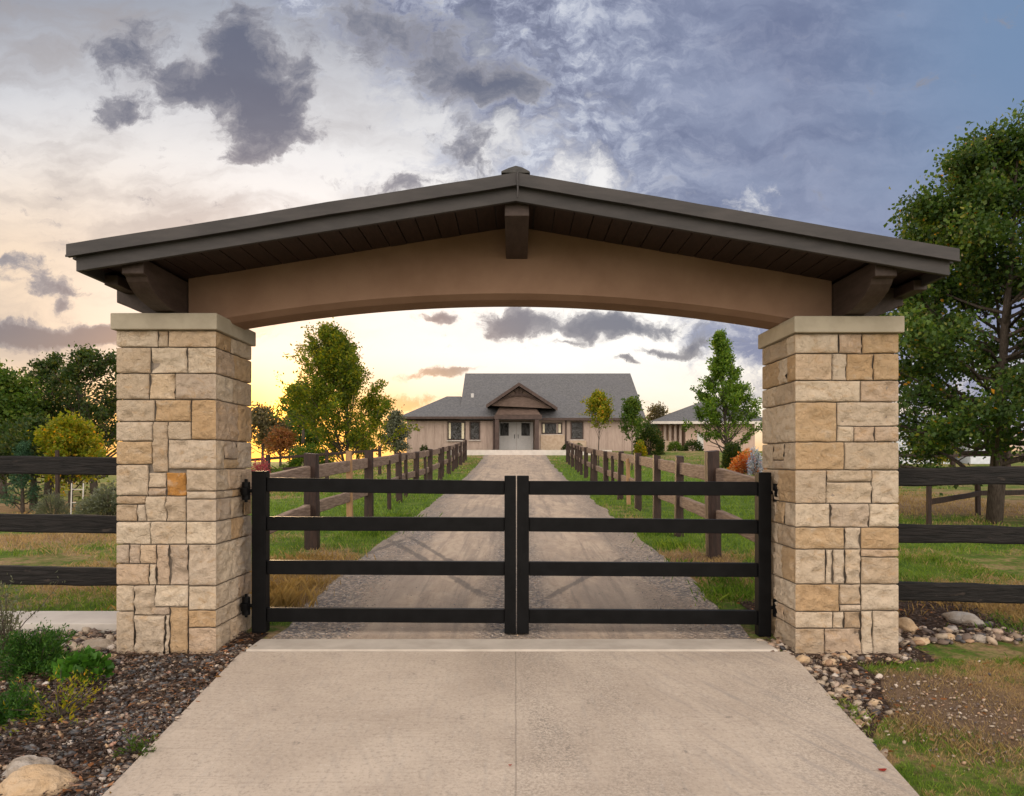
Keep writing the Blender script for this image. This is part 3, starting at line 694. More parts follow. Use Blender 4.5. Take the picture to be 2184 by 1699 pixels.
# ------------------------------------------------------------------ gate leaves
def gate(label, xo0, xo1, xi0, xi1, ztop_o, ztop_i, rails_o, rails_i, zb_o, zb_i, side):
    hinge_x = xo0 if side < 0 else xo1
    t = thing('metal_gate', label, 'gate', (hinge_x, 5.9, zb_o), 0, 'gate leaves between the pillars')
    mb = MB(); mb.box(xo0, xo1, 5.85, 5.955, zb_o, ztop_o); mb.build('hinge_post', M['black'], t, bevel=.006)
    mb = MB(); mb.box(xi0, xi1, 5.855, 5.95, zb_i, ztop_i); mb.build('latch_post', M['black'], t, bevel=.006)
    a, b = (xo1, xi0) if side < 0 else (xo0, xi1)
    for zo, zi in zip(rails_o, rails_i):
        mb = MB(); h = .058
        x0, x1 = (a+.001, b-.001) if a < b else (b+.001, a-.001); z0, z1 = (zo, zi) if a < b else (zi, zo)
        pts = [(x0,5.875,z0-h),(x1,5.875,z1-h),(x1,5.93,z1-h),(x0,5.93,z0-h),(x0,5.875,z0+h),(x1,5.875,z1+h),(x1,5.93,z1+h),(x0,5.93,z0+h)]
        mb.poly(pts, ((0,3,2,1),(4,5,6,7),(0,1,5,4),(1,2,6,5),(2,3,7,6),(3,0,4,7)))
        mb.build('rail', M['black'], t, bevel=.004)
    for zc in (1.245, .285):
        zc -= .015*(side > 0)
        mb = MB(); x = hinge_x
        mb.tube([(x+side*.052, 5.87, zc-.075), (x+side*.052, 5.87, zc+.075)], .033, 14)
        mb.tube([(x+side*.052, 5.87, zc-.095), (x+side*.052, 5.87, zc+.10)], .013, 10)
        mb.tube([(x-side*.0, 5.88, zc), (x+side*.105, 5.88, zc)], .016, 10)
        mb.tube([(x+side*.052, 5.842, zc-.03), (x+side*.052, 5.83, zc+.03)], .033, 12)
        mb.build('hinge', M['black'], t, smooth=False, bevel=.003)
    return t
K9 = 5.9/1500
gx = lambda p: (p-CX)*K9
gzz = lambda p: EYE+(HY-p)*K9
gate('left black four rail gate leaf hinged on the left stone pillar', gx(541), gx(571), gx(1076), gx(1100.5), gzz(1005), gzz(1015), [gzz(p) for p in (1034,1117,1210,1311)], [gzz(p) for p in (1041,1119,1213,1314)], gzz(1348), gzz(1350), -1)
gate('right black four rail gate leaf hinged on the right stone pillar', gx(1614), gx(1641), gx(1102.5), gx(1128), gzz(1008), gzz(1015), [gzz(p) for p in (1043,1124,1216,1317)], [gzz(p) for p in (1041,1119,1213,1314)], gzz(1356), gzz(1350), 1)

# ------------------------------------------------------------------ rails beside the pillars
def rough_beam(mb, p0, p1, h, w, seed, seg=14):
    """hand-sawn rail of rectangular section with uneven edges, along p0..p1"""
    p0, p1 = Vector(p0), Vector(p1); d = (p1-p0).normalized(); sd = d.cross(Vector((0,0,1))).normalized(); up = sd.cross(d)
    base = len(mb.v)
    for i in range(seg+1):
        t = i/seg; c = p0.lerp(p1, t)+up*.012*nz(t*5+seed, seed)
        hh = h*(1+.10*nz(t*7+seed*2, 1)); ww = w*(1+.1*nz(t*6, seed))
        for a, b in ((-.5,-.42),(-.42,-.5),(.42,-.5),(.5,-.42),(.5,.40),(.43,.5),(-.43,.5),(-.5,.42)):
            q = c+sd*a*ww+up*b*hh+up*.005*nz(t*20+a*3, b*3, seed)
            mb.v.append(tuple(q))
    for i in range(seg):
        for k in range(8): mb.f.append((base+i*8+k, base+i*8+(k+1) % 8, base+(i+1)*8+(k+1) % 8, base+(i+1)*8+k)); mb.m.append(0)
    mb.f.append(tuple(base+k for k in range(8))); mb.m.append(0); mb.f.append(tuple(base+seg*8+k for k in range(8))); mb.m.append(0)
def side_fence(label, x_in, x_out, zs, slope, s_):
    t = thing('paddock_fence', label, 'fence', ((x_in+x_out)/2, 5.9, gz(x_out, 5.9)))
    for i, z in enumerate(zs):
        mb = MB(); rough_beam(mb, (x_in, 5.85, z), (x_out, 5.85, z+slope[i]*(abs(x_out-x_in))), .148, .07, i*3+s_*7, 30)
        mb.build('rail', M['creosote'], t)
    mb = MB(); mb.box(x_out-.08, x_out+.08, 5.89, 6.05, gz(x_out, 5.9)-.3, 1.62); mb.build('post', M['creosote'], t, bevel=.012)
side_fence('black three rail timber fence running left from the left pillar', L0-.022, -6.3, (1.447, .963, .528), (.012, .016, .016), -1)
side_fence('black three rail timber fence running right from the right pillar', R1+.022, 6.3, (1.366, .905, .425), (-.0, -.025, -.03), 1)

# ------------------------------------------------------------------ fences along the drive
def post_mesh(mb, x, y, w, h, z0, seed, taper=.92):
    random.seed(seed); n_ = 8; base = len(mb.v); K = 7
    lx, ly = random.uniform(-.03, .03), random.uniform(-.03, .03)
    for i in range(K+1):
        t = i/K; r = w*(1-(1-taper)*t)
        for a in range(12):
            th = 2*math.pi*(a+.5)/12; q = max(abs(math.cos(th)), abs(math.sin(th))); rr = .5*r/q**.75
            rr *= 1+.07*nz(th*1.3+seed, t*3)
            mb.v.append((x+lx*t+rr*math.cos(th), y+ly*t+rr*math.sin(th), z0-.3+(h+.3)*t+(.012*math.sin(th*1+seed) if i == K else 0)))
    for i in range(K):
        for a in range(12): mb.f.append((base+i*12+a, base+i*12+(a+1) % 12, base+(i+1)*12+(a+1) % 12, base+(i+1)*12+a)); mb.m.append(0)
    mb.f.append(tuple(base+K*12+a for a in range(12))); mb.m.append(0)
def drive_fence(label, posts, ystart, s_, rail_w):
    t = thing('split_rail_fence', label, 'fence', (posts[0][0], posts[0][1], prof(posts[0][1])))
    for i, (x, y, w, h, kind) in enumerate(posts):
        mb = MB(); post_mesh(mb, x, y, w, h, prof(y), i*5+s_)
        mb.build('post', M['post_tan'] if kind else M['post'], t)
    pts = [(posts[0][0]+.05*s_, ystart)]+sorted([(p[0], p[1]) for p in posts if not p[4]], key=lambda p: p[1])
    for i in range(len(pts)-1):
        (xa, ya), (xb, yb) = pts[i], pts[i+1]
        for k, (hz, th) in enumerate(((1.10, .19), (.56, .17))):
            mb = MB(); j = .02*nz(i*3.3, k*5, s_)
            rough_beam(mb, (xa+s_*.05, ya+.04, prof(ya)+hz+j-(.04 if i == 0 else 0)), (xb+s_*.05, yb-.04, prof(yb)+hz-j), th, .09, i*2+k+s_*20, 8)
            mb.build('rail', M['rail'], t)
FL = [(-2.92,10.1,.20,1.37,0),(-2.93,12.45,.11,1.36,1),(-2.90,13.9,.175,1.34,0),(-2.88,17.4,.16,1.24,0),(-2.88,20.3,.17,1.2,0),(-2.85,23.3,.18,1.24,0),(-2.85,26.6,.18,1.2,0),(-2.86,30,.19,1.2,0),(-2.8,15.6,.09,1.1,0),(-2.95,18.9,.10,1.15,0),(-2.8,21.9,.10,1.05,0),(-2.95,28.3,.12,1.2,0),(-2.85,31.9,.13,1.1,0),(-2.95,35.4,.13,1.15,0),(-2.9,39,.14,1.15,0),(-2.88,33.6,.18,1.2,0),(-2.92,37.2,.19,1.2,0),(-2.95,41,.2,1.2,0)]
FR = [(2.62,9.3,.185,1.42,0),(2.64,11.4,.14,1.30,0),(2.65,13.2,.15,1.27,0),(2.68,15.4,.155,1.26,0),(2.70,16.8,.10,1.1,1),(2.70,18.2,.16,1.24,0),(2.73,21.2,.17,1.2,0),(2.76,24.4,.17,1.2,0),(2.78,27.8,.18,1.2,0),(2.81,31.4,.18,1.2,0),(2.72,19.7,.10,1.1,0),(2.8,26,.12,1.1,0),(2.76,29.6,.12,1.15,0),(2.86,33.2,.13,1.15,0),(2.82,37,.14,1.15,0),(2.85,35.2,.18,1.2,0),(2.88,39,.2,1.2,0)]
drive_fence('weathered two rail timber fence along the left edge of the driveway', FL, 7.3, -1, .06)
drive_fence('weathered two rail timber fence along the right edge of the driveway', FR, 6.9, 1, .06)

# ------------------------------------------------------------------ foliage
def leaves(pts, size, seed=0, aspect=.6, droop=0.0, dirs=None):
    r = np.random.default_rng(seed); n_ = len(pts); pts = np.asarray(pts)
    d = r.normal(size=(n_, 3)); d[:, 2] -= droop
    if dirs is not None: d = d*.6+dirs
    d /= np.linalg.norm(d, axis=1, keepdims=True)
    q = r.normal(size=(n_, 3)); w = np.cross(d, q); w /= np.linalg.norm(w, axis=1, keepdims=True); nn = np.cross(d, w)
    s_ = (size*r.uniform(.6, 1.35, n_))[:, None]
    a = pts; b = pts+d*s_*.5+w*s_*aspect*.5+nn*s_*.12; c = pts+d*s_; e_ = pts+d*s_*.5-w*s_*aspect*.5+nn*s_*.12
    V_ = np.stack([a, b, c, e_], 1).reshape(-1, 3); F_ = np.arange(n_*4).reshape(-1, 4)
    return V_, F_

def make_tree(name, label, cat, base, H, profile, trunk_r, leafmat, nleaf, lsize, seed, nlimb=26, rise=.6, t0=.2, spread=.10, lean=(0, 0), group=None, multi=1, droop=0, aspect=.6, wob=1, sub=5, holes=.0, low=0.0):
    """trunk, tapered limbs, and leaves set in clumps along the twigs. profile: (height fraction, radius in m)"""
    r = random.Random(seed); base = Vector(base)
    t = thing(name, label, cat, base, 0, group)
    tk = MB(); pr = np.array(profile); rad = lambda f: float(np.interp(f, pr[:, 0], pr[:, 1]))
    centers = []
    for m_ in range(multi):
        an = r.uniform(0, 6.28); off = Vector((math.cos(an), math.sin(an), 0))*(.05*H if multi > 1 else 0)
        tp = []
        for i in range(9):
            f = i/8*.95
            tp.append(base+Vector((lean[0]*f+off.x*f*3+wob*.03*H*nz(seed+f*3, m_)*f, lean[1]*f+off.y*f*3+wob*.03*H*nz(seed*2+f*3, 5+m_)*f, H*f-(.25 if i == 0 else 0))))
        tk.tube(tp, [trunk_r*((1.25 if i == 0 else 1)-.9*i/8)/(multi**.4) for i in range(9)], 9)
        def trunk_at(f):
            k = min(7.999, f/.95*8); i = int(k); return tp[i].lerp(tp[i+1], k-i)
        for l in range(nlimb//multi):
            f = t0+(.93-t0)*((l+r.random())/(nlimb//multi))
            st = trunk_at(f*.93); a = l*2.4+r.uniform(-.5, .5)+m_*1.3
            tipf = min(1, f+(1-f)*rise*r.uniform(.3, .8)+.03)
            R_ = rad(tipf)*r.uniform(.72, 1.12)
            tipf = max(.02, tipf-max(0, low*(.5-f)))
            R_ = rad(tipf)*r.uniform(.72, 1.12)
            tip = Vector((base.x+lean[0]*tipf+math.cos(a)*R_, base.y+lean[1]*tipf+math.sin(a)*R_, base.z+H*tipf))
            L = (tip-st).length
            if L < .05: continue
            lp = []
            for i in range(6):
                u = i/5; q = st.lerp(tip, u); q.z += (-.10*L*math.sin(math.pi*u)*rise); 
                q += Vector((nz(seed+l, u*3), nz(seed+l, 9+u*3), nz(l, 4+u*3)))*.07*L; lp.append(q)
            r0 = trunk_r*(1-.85*f)*.42
            tk.tube(lp, [max(.004*H/5, r0*(1-.85*u/5)) for u in range(6)], 5, cap=False)
            for sidx in range(sub):
                u = r.uniform(.3, 1); k = min(4.999, u*5); p0 = lp[int(k)].lerp(lp[int(k)+1], k-int(k))
                dv = (lp[5]-lp[0]).normalized()+Vector((r.gauss(0, .7), r.gauss(0, .7), r.gauss(0, .5)+.15))
                p1 = p0+dv.normalized()*L*r.uniform(.14, .36)
                tk.tube([p0, p0.lerp(p1, .5)+Vector((0, 0, .01)), p1], [r0*.3+.002, r0*.2+.002, .002], 4, cap=False)
                centers.append((p0, p1, L))
            centers.append((lp[3], lp[5], L)); centers.append((lp[4], lp[5], L))
        centers.append((tp[6], tp[8], H*.3)); centers.append((tp[7], tp[8]+Vector((0, 0, H*.05)), H*.2))
    tk.build('trunk', M['bark'], t, smooth=True)
    g_ = np.random.default_rng(seed); nc = len(centers)
    if holes: 
        keep = [c for c in centers if noise.noise((c[1]-base)*(3.0/max(1, pr[:, 1].max()))+Vector((seed, 0, 0))) > -holes]; centers = keep or centers; nc = len(centers)
    P0 = np.array([c[0] for c in centers]); P1 = np.array([c[1] for c in centers])
    idx = g_.integers(0, nc, nleaf); u = g_.random((nleaf, 1))**.8
    pts = P0[idx]*(1-u)+P1[idx]*u+g_.normal(size=(nleaf, 3))*spread*np.array([1, 1, .8])
    dirs = (P1-P0)[idx]; dirs = dirs/(np.linalg.norm(dirs, axis=1, keepdims=True)+1e-6)
    V_, F_ = leaves(pts, lsize, seed, aspect, droop, dirs*.5)
    fastmesh('crown', V_, F_, leafmat, t)
    return t
def dup(root, loc, rotz=0, scale=1, label=None, group=None):
    r_ = root.copy(); COL.objects.link(r_); r_.location = loc; r_.rotation_euler = (0, 0, rotz); r_.scale = (scale,)*3
    if label: r_['label'] = label
    if group: r_['group'] = group
    for ch in list(root.children):
        c = ch.copy(); COL.objects.link(c); c.parent = r_
    return r_

def base_at(px, Y): 
    x = (px-CX)*Y/F; return (x, Y, gz(x, Y))
# big shade tree on the right
b = base_at(2118, 13.2)
make_tree('shade_tree', 'large dark green shade tree with scattered orange leaves behind the right fence', 'tree', b, 7.4,
   [(0,1.6),(.10,2.5),(.3,2.9),(.5,2.75),(.65,2.45),(.8,1.9),(.92,1.2),(1,.5)], .15, M['leaf_big'], 125000, .078, 21, nlimb=90, rise=.5, t0=.12, spread=.13, sub=8, droop=.5, aspect=.75, holes=.24, lean=(.5, 0), low=.45, multi=2, wob=4.5)
# tree with the sun behind it
make_tree('maple_tree', 'olive green maple tree with the setting sun glowing through it left of the house', 'tree', base_at(740, 36), 7.4,
   [(0,1.5),(.08,2.3),(.22,3.0),(.42,2.75),(.6,2.15),(.78,1.3),(.9,.75),(1,.15)], .11, M['leaf_maple'], 42000, .14, 33, nlimb=84, rise=.8, t0=.03, spread=.14, lean=(-.9, 0), multi=3, sub=7, aspect=.55, holes=.3, low=.2)
make_tree('young_pear_tree', 'bright green conical young tree beside the outbuilding, right of the driveway', 'tree', base_at(1552, 36), 7.0,
   [(0,1.2),(.1,1.85),(.25,2.05),(.4,1.65),(.55,1.1),(.75,.6),(.9,.28),(1,.06)], .11, M['leaf_bright'], 21000, .14, 44, nlimb=64, rise=.4, t0=.06, spread=.10, sub=5, lean=(-.4, 0), aspect=.5, holes=.22)
make_tree('ornamental_tree', 'young yellow green tree in front of the house to the right of the porch', 'tree', base_at(1277, 33), 3.7,
   [(0,.05),(.35,.1),(.45,.45),(.6,.6),(.8,.5),(1,.12)], .035, M['leaf_yellow'], 4200, .11, 51, nlimb=22, rise=.9, t0=.38, spread=.08)
make_tree('ornamental_tree', 'young olive leaved tree at the right end of the house, beside the yellow one', 'tree', base_at(1348, 33), 3.35,
   [(0,.05),(.35,.1),(.45,.4),(.6,.6),(.8,.5),(1,.12)], .035, M['leaf_mid'], 3800, .11, 52, nlimb=22, rise=.9, t0=.38, spread=.08)

# wood on the far left
make_tree('woodland_tree', 'tall dark tree behind the left fence, just left of the stone pillar', 'tree', base_at(205, 24), 5.2,
   [(0,.5),(.2,1.3),(.5,1.6),(.8,1.2),(1,.3)], .16, M['leaf_dark'], 8500, .12, 61, nlimb=46, t0=.10, spread=.10, multi=2, holes=.12)
make_tree('woodland_tree', 'tall dark tree with an open top in the middle of the left wood', 'tree', base_at(105, 25), 5.0,
   [(0,.6),(.2,1.4),(.5,1.6),(.8,1.0),(1,.2)], .15, M['leaf_dark'], 8000, .12, 62, nlimb=44, t0=.10, spread=.10, holes=.12)
make_tree('woodland_tree', 'green tree at the far left edge of the photo', 'tree', base_at(5, 23), 4.3,
   [(0,.6),(.2,1.4),(.5,1.5),(.8,1.0),(1,.3)], .14, M['leaf_mid'], 14000, .13, 63, nlimb=34, t0=.10, spread=.16, holes=.2)
make_tree('autumn_tree', 'small yellow green autumn tree above the left fence', 'tree', base_at(150, 17.5), 2.35,
   [(0,.2),(.25,.6),(.45,.85),(.7,.7),(1,.2)], .06, M['leaf_yellow'], 9000, .085, 64, nlimb=28, t0=.2, spread=.10)
make_tree('conifer', 'small blue green conifer left of the yellow autumn tree', 'tree', base_at(48, 17), 1.75,
   [(0,.5),(.15,.5),(.5,.3),(1,.04)], .05, M['leaf_teal'], 5000, .06, 65, nlimb=30, rise=.1, t0=.05, spread=.06, aspect=.3)
make_tree('spreading_tree', 'low dark spreading tree seen between the rails of the left fence', 'tree', base_at(72, 18.5), 2.3,
   [(0,.3),(.3,1.2),(.5,1.7),(.8,1.4),(1,.5)], .10, M['leaf_dark'], 11000, .10, 66, nlimb=28, rise=.3, t0=.33, spread=.14)

def bush(name, label, cat, base, rx, ry, h, leafmat, nl, ls, seed, group=None, aspect=.6, flat=1.0, up=0):
    r = np.random.default_rng(seed); base = Vector(base)
    t = thing(name, label, cat, base, 0, group)
    v = r.normal(size=(nl, 3)); v /= np.linalg.norm(v, axis=1, keepdims=True)
    k = r.uniform(.55, 1.0, (nl, 1)); v[:, 2] = np.abs(v[:, 2])
    lump = np.array([1+.28*noise.noise(Vector(p)*2.2+Vector((seed, 0, 0))) for p in v])[:, None]
    pts = v*k*lump*np.array([rx, ry, h])+np.array(base)
    V_, F_ = leaves(pts, ls, seed, aspect, -up, v*.6)
    fastmesh('foliage', V_, F_, leafmat, t)
    tb = MB()
    rr = random.Random(seed)
    for i in range(9):
        a = rr.uniform(0, 6.28); q = rr.uniform(.3, .75)
        tb.tube([base+Vector((0, 0, -.05)), base+Vector((math.cos(a)*rx*q*.5, math.sin(a)*ry*q*.5, h*.4)), base+Vector((math.cos(a)*rx*q, math.sin(a)*ry*q, h*.8))], [.02*h+.004, .012*h+.003, .003], 5, cap=False)
    tb.build('stem', M['bark'], t)
    return t
bush('shrub', 'grey green rounded shrub between the rails beside the left pillar', 'shrub', base_at(232, 13.5), .55, .5, .75, M['leaf_grey'], 5000, .06, 71)
bush('shrub', 'pale grey green feathery shrub beside the thin dark stake', 'shrub', base_at(112, 15), .35, .35, .55, M['leaf_grey'], 2500, .07, 72, aspect=.2, up=1)
bush('shrub', 'dark green rounded shrub beyond the left driveway fence', 'shrub', base_at(660, 44), 1.6, 1.2, 1.75, M['leaf_mid'], 4200, .16, 73)
bush('shrub', 'pink leaved shrub beside the left pillar, above the black gate', 'shrub', base_at(556, 22), .33, .33, 1.05, M['leaf_pink'], 1800, .08, 74)
bush('shrub', 'small green shrub next to the pink one', 'shrub', base_at(590, 24), .45, .4, .7, M['leaf_mid'], 1500, .08, 75)
make_tree('arborvitae', 'tall grey green conical evergreen at the left corner of the house', 'tree', base_at(843, 46), 3.1, [(0,.6),(.2,.95),(.5,.85),(.8,.5),(1,.1)], .08, M['leaf_grey'], 7000, .14, 76, nlimb=40, rise=.5, t0=.05, spread=.16)
bush('shrub', 'dark green shrub between the house and the outbuilding', 'shrub', base_at(1384, 46), .95, .9, 2.1, M['leaf_dark'], 5000, .14, 77)
bush('shrub', 'orange leaved shrub at the right corner of the house', 'shrub', base_at(1366, 44.5), .38, .35, .95, M['leaf_yellow'], 1200, .12, 78)
make_tree('small_tree', 'thin open tree between the house roof and the outbuilding', 'tree', base_at(1402, 58), 3.9, [(0,.3),(.3,.9),(.6,1.0),(1,.4)], .06, M['leaf_brown'], 2600, .16, 79, nlimb=22, t0=.3, spread=.2)
bush('shrub', 'dark cone shaped shrub at the foot of the bright green young tree', 'shrub', base_at(1562, 34.5), .48, .45, 1.35, M['leaf_dark'], 3500, .1, 80)
make_tree('round_topped_tree', 'small round topped tree with rusty leaves behind the right fence', 'tree', base_at(1985, 26), 1.75, [(0,.1),(.35,.75),(.6,.85),(.85,.6),(1,.2)], .05, M['leaf_yellow'], 5200, .09, 81, nlimb=26, rise=.4, t0=.38, spread=.1)
bush('shrub', 'low dark green shrub along the outbuilding wall', 'shrub', base_at(1478, 50), .7, .5, .8, M['leaf_dark'], 1500, .12, 82)
bush('shrub', 'small round shrub by the outbuilding corner', 'shrub', base_at(1440, 50), .5, .5, .7, M['leaf_mid'], 1200, .12, 83)
for k, (px, Yq, lab) in enumerate(((1208, 48.6, 'small dark shrub under the first window right of the porch'), (1232, 48.7, 'small dark shrub under the second window right of the porch'), (905, 48.4, 'small dark shrub at the left end of the house wall'))):
    bush('shrub', lab, 'shrub', base_at(px, Yq), .35, .3, .55, M['leaf_dark'], 700, .09, 90+k, group='shrubs along the house')
# flowers by the right pillar
bush('flowering_shrub', 'orange and red flowering shrub just left of the right pillar', 'shrub', base_at(1592, 30), .75, .5, .95, leafm('orange_blossom', [(0, (.50,.08,.02)), (.5, (.62,.25,.03)), (1, (.65,.45,.25))], .3), 3200, .1, 85)
bush('flowering_shrub', 'pale blue and white flowering shrub beside the orange one', 'shrub', base_at(1612, 29), .3, .3, 1.2, leafm('pale_blossom', [(0, (.25,.32,.5)), (1, (.65,.62,.66))], .3), 1200, .08, 86)

# background trees behind the rise
protoA = make_tree('background_tree', 'brown grey autumn tree far behind the maple', 'tree', base_at(560, 62), 5.2, [(0,.8),(.2,2.0),(.5,2.3),(.8,1.6),(1,.4)], .15, M['leaf_brown'], 5200, .24, 101, nlimb=26, spread=.3, holes=.2, group='trees behind the house grounds')
protoB = make_tree('background_tree', 'rusty orange autumn tree far away left of the maple', 'tree', base_at(598, 58), 3.1, [(0,.8),(.2,1.2),(.5,1.3),(.8,.9),(1,.4)], .12, M['leaf_rust'], 2600, .2, 102, nlimb=20, spread=.25, group='trees behind the house grounds')
protoC = make_tree('background_tree', 'dark green tree far away behind the left lawn', 'tree', base_at(640, 66), 5.0, [(0,.8),(.2,2.1),(.5,2.4),(.8,1.6),(1,.4)], .15, M['leaf_mid'], 5200, .24, 103, nlimb=26, spread=.3, holes=.15, group='trees behind the house grounds')
bg = [(protoC, 505, 64, 1.0, 'green tree far away hidden partly by the left pillar'), (protoA, 700, 68, 1.0, 'brown grey tree far behind the maple trunk'), (protoC, 795, 70, .95, 'green tree far behind the right edge of the maple'), (protoB, 850, 72, 1.6, 'rusty tree top left of the house roof'),
 (protoA, 20, 45, 1.0, 'brown grey tree deep in the left wood'), (protoC, 75, 40, .9, 'green tree deep in the left wood'), (protoC, 165, 44, .95, 'green tree behind the yellow autumn tree'), (protoA, 232, 48, .95, 'brown grey tree deep in the wood beside the left pillar'),
 (protoC, 1180, 92, 1.75, 'tree top showing over the middle of the house ridge'), (protoC, 1226, 90, 1.7, 'tree top showing over the house ridge right of the middle'),
 (protoA, 1440, 85, .8, 'brown grey tree far behind the outbuilding'), (protoC, 1700, 75, .9, 'green tree far behind the right pillar'), (protoC, 1960, 70, .85, 'green tree far behind the round topped tree'), (protoA, 2060, 75, 1.0, 'brown grey tree far behind the pale shed'), (protoC, 2160, 68, 1.0, 'green tree far away at the right edge'),
 (protoA, 545, 80, 1.25, 'brown grey tree beyond the pink shrub'), (protoA, 610, 95, 1.6, 'brown grey tree far behind the rusty tree'), (protoB, 575, 50, .62, 'low rusty tree just right of the left pillar'), (protoA, 655, 100, 1.7, 'brown grey tree far behind the left side of the maple'), (protoA, 760, 105, 1.7, 'brown grey tree far behind the right side of the maple'), (protoA, 825, 98, 1.5, 'brown grey tree far behind the conical evergreen'),
 (protoC, 130, 33, .8, 'green tree between the two tall trees of the left wood'), (protoC, 215, 34, .8, 'green tree behind the tall tree beside the left pillar'), (protoC, 30, 33, .75, 'green tree behind the tree at the left edge'),
 (protoC, -120, 36, 1.0, 'green tree far left behind the fence')]
for i, (pt, px, Yq, sc, lab) in enumerate(bg):
    dup(pt, base_at(px, Yq), i*1.7, sc, lab)

# ------------------------------------------------------------------ far fences
def thin_fence(name, label, pts, hs, ph, w, m_, step=2.4, rail_h=.1):
    t = thing(name, label, 'fence', (pts[0][0], pts[0][1], gz(*pts[0])))
    for (xa, ya), (xb, yb) in zip(pts[:-1], pts[1:]):
        L = math.hypot(xb-xa, yb-ya); k = max(1, round(L/step))
        for i in range(k+1):
            f = i/k; x, y = xa+(xb-xa)*f, ya+(yb-ya)*f
            mb = MB(); post_mesh(mb, x, y, w, ph, gz(x, y), i+7); mb.build('post', m_, t)
            if i < k:
                x2, y2 = xa+(xb-xa)*(i+1)/k, ya+(yb-ya)*(i+1)/k
                for h in hs:
                    mb = MB(); rough_beam(mb, (x, y-.03, gz(x, y)+h), (x2, y2-.03, gz(x2, y2)+h), rail_h, .04, i+h, 4); mb.build('rail', m_, t)
thin_fence('field_fence', 'brown two rail fence on the tan slope behind the right pillar', [(7.4, 12.6), (9.6, 14.6), (13, 15.5)], (.45, .9), 1.0, .075, M['post'])
thin_fence('field_fence', 'distant dark fence left of the maple above the gate', [(-15.5, 30), (-9.5, 27), (-5.8, 30)], (.6, 1.05), 1.2, .14, M['post'], 2.6)
thin_fence('field_fence', 'distant dark fence behind the trunk of the shade tree', [(13, 24), (22, 26)], (.55, 1.0), 1.15, .14, M['post'], 2.4)
mb = MB(); x, y, z = base_at(122, 16.5); mb.tube([(x, y, z-.2), (x+.01, y, z+.6), (x, y, z+1.5)], [.055, .05, .045], 8)
o = mb.build('wooden_stake', M['post']); tag(o, 'thin dark upright stake between the rails of the left fence', 'stake')
t = thing('garden_trellis', 'pale metal hoop trellis standing on the lawn left of the pillar', 'trellis', base_at(165, 13.8))
for dx_ in (0, .23):
    mb = MB(); x, y, z = base_at(152, 13.8); x += dx_; mb.tube([(x-.01, y, z-.1), (x, y, z+.45), (x+.01, y, z+.8)], .011, 6); mb.build('upright', M['slab'], t)
x, y, z = base_at(152, 13.8)
for h in (.12, .42, .68):
    mb = MB(); mb.tube([(x, y, z+h), (x+.23, y, z+h)], .006, 6); mb.build('crossbar', M['slab'], t)

# ------------------------------------------------------------------ house
def shingle(c1, c2):
    def b(q, bs, out):
        p = pos(q); f = q.noise(q.v('MULTIPLY', p, (1, .6, 2.2)), 7, 6, .75); k = q.noise(p, .8, 4, .6)
        w = q.new('ShaderNodeTexWave', wave_type='BANDS', bands_direction='Z'); q.L.new(p, w.inputs[0]); w.inputs['Scale'].default_value = 2.6; w.inputs['Distortion'].default_value = .3
        c = q.mix(q.ss(f, .3, .7), c1, c2); c = q.mix(q.m('MULTIPLY', q.ss(k, .4, .7), .35), c, (.12, .12, .13))
        c = q.mix(q.m('MULTIPLY', q.ss(w.outputs['Fac'], .25, .05), .3), c, (.06, .06, .065))
        q.put(bs.inputs['Base Color'], c); bump(q, bs, f, .6, .05)
    return b
M['shingle'] = mat('grey_shingle', shingle((.075,.076,.080), (.155,.152,.152)), .9, .2)
def board(c1, c2, line, per):
    def b(q, bs, out):
        p = pos(q); f = q.noise(q.v('MULTIPLY', p, (4, 4, .8)), 2, 6, .6)
        q.put(bs.inputs['Base Color'], q.mix(q.ss(f, .3, .7), c1, c2)); bump(q, bs, f, .4, .02)
    return mat('siding', b, .85, .2)
M['siding'] = board((.33,.255,.215), (.40,.315,.265), None, 1)
M['siding2'] = board((.43,.31,.25), (.50,.37,.30), None, 1)
M['trim'] = simple('brown_trim', (.048,.032,.027), (.075,.050,.042), 5, .7, .3)
M['gablewood'] = simple('gable_wood', (.085,.058,.046), (.145,.10,.080), 3, .7, .3, .3, (1, 1, 5), 20)
M['door'] = simple('pale_door', (.48,.47,.45), (.55,.53,.51), 4, .5, .4)
M['wainscot'] = simple('tan_stonework', (.36,.27,.19), (.46,.36,.27), 5, .9, .2, .6, bscale=16)
def glass(q, bs, out):
    p = pos(q); f = q.noise(q.v('MULTIPLY', p, (1, 1, .5)), 3.1, 5, .6, .8)
    q.put(bs.inputs['Base Color'], (.012, .011, .010)); bs.inputs['Roughness'].default_value = .06
    bs.inputs['Specular IOR Level'].default_value = .5
    bump(q, bs, f, .5, .5)
M['glass'] = mat('window_glass', glass, .05, .3)
M['reflection_strip'] = simple('reflection_strip', (.50,.44,.30), (.62,.56,.42), 6, .9, .1)
M['shade_panel'] = simple('painted_shade', (.02,.018,.015), (.04,.035,.03), 3, .9, .1)

H0 = 2.24; YH = 50.0
hx = lambda p, Y=YH: (p-CX)*Y/F
hz = lambda p, Y=YH: EYE+(HY-p)*Y/F
house = thing('house', 'single storey house with grey shingle roof and gabled porch at the end of the driveway', 'house', (0, YH, H0))
mb = MB()
mb.box(hx(868), -1.62, 49.92, 56, H0-.4, hz(896))            # left wing
mb.box(-1.60, 1.40, 51.2, 57, H0-.4, hz(889))                # porch back wall
mb.box(1.42, hx(1359), 50.0, 60, H0-.4, hz(894))             # right range
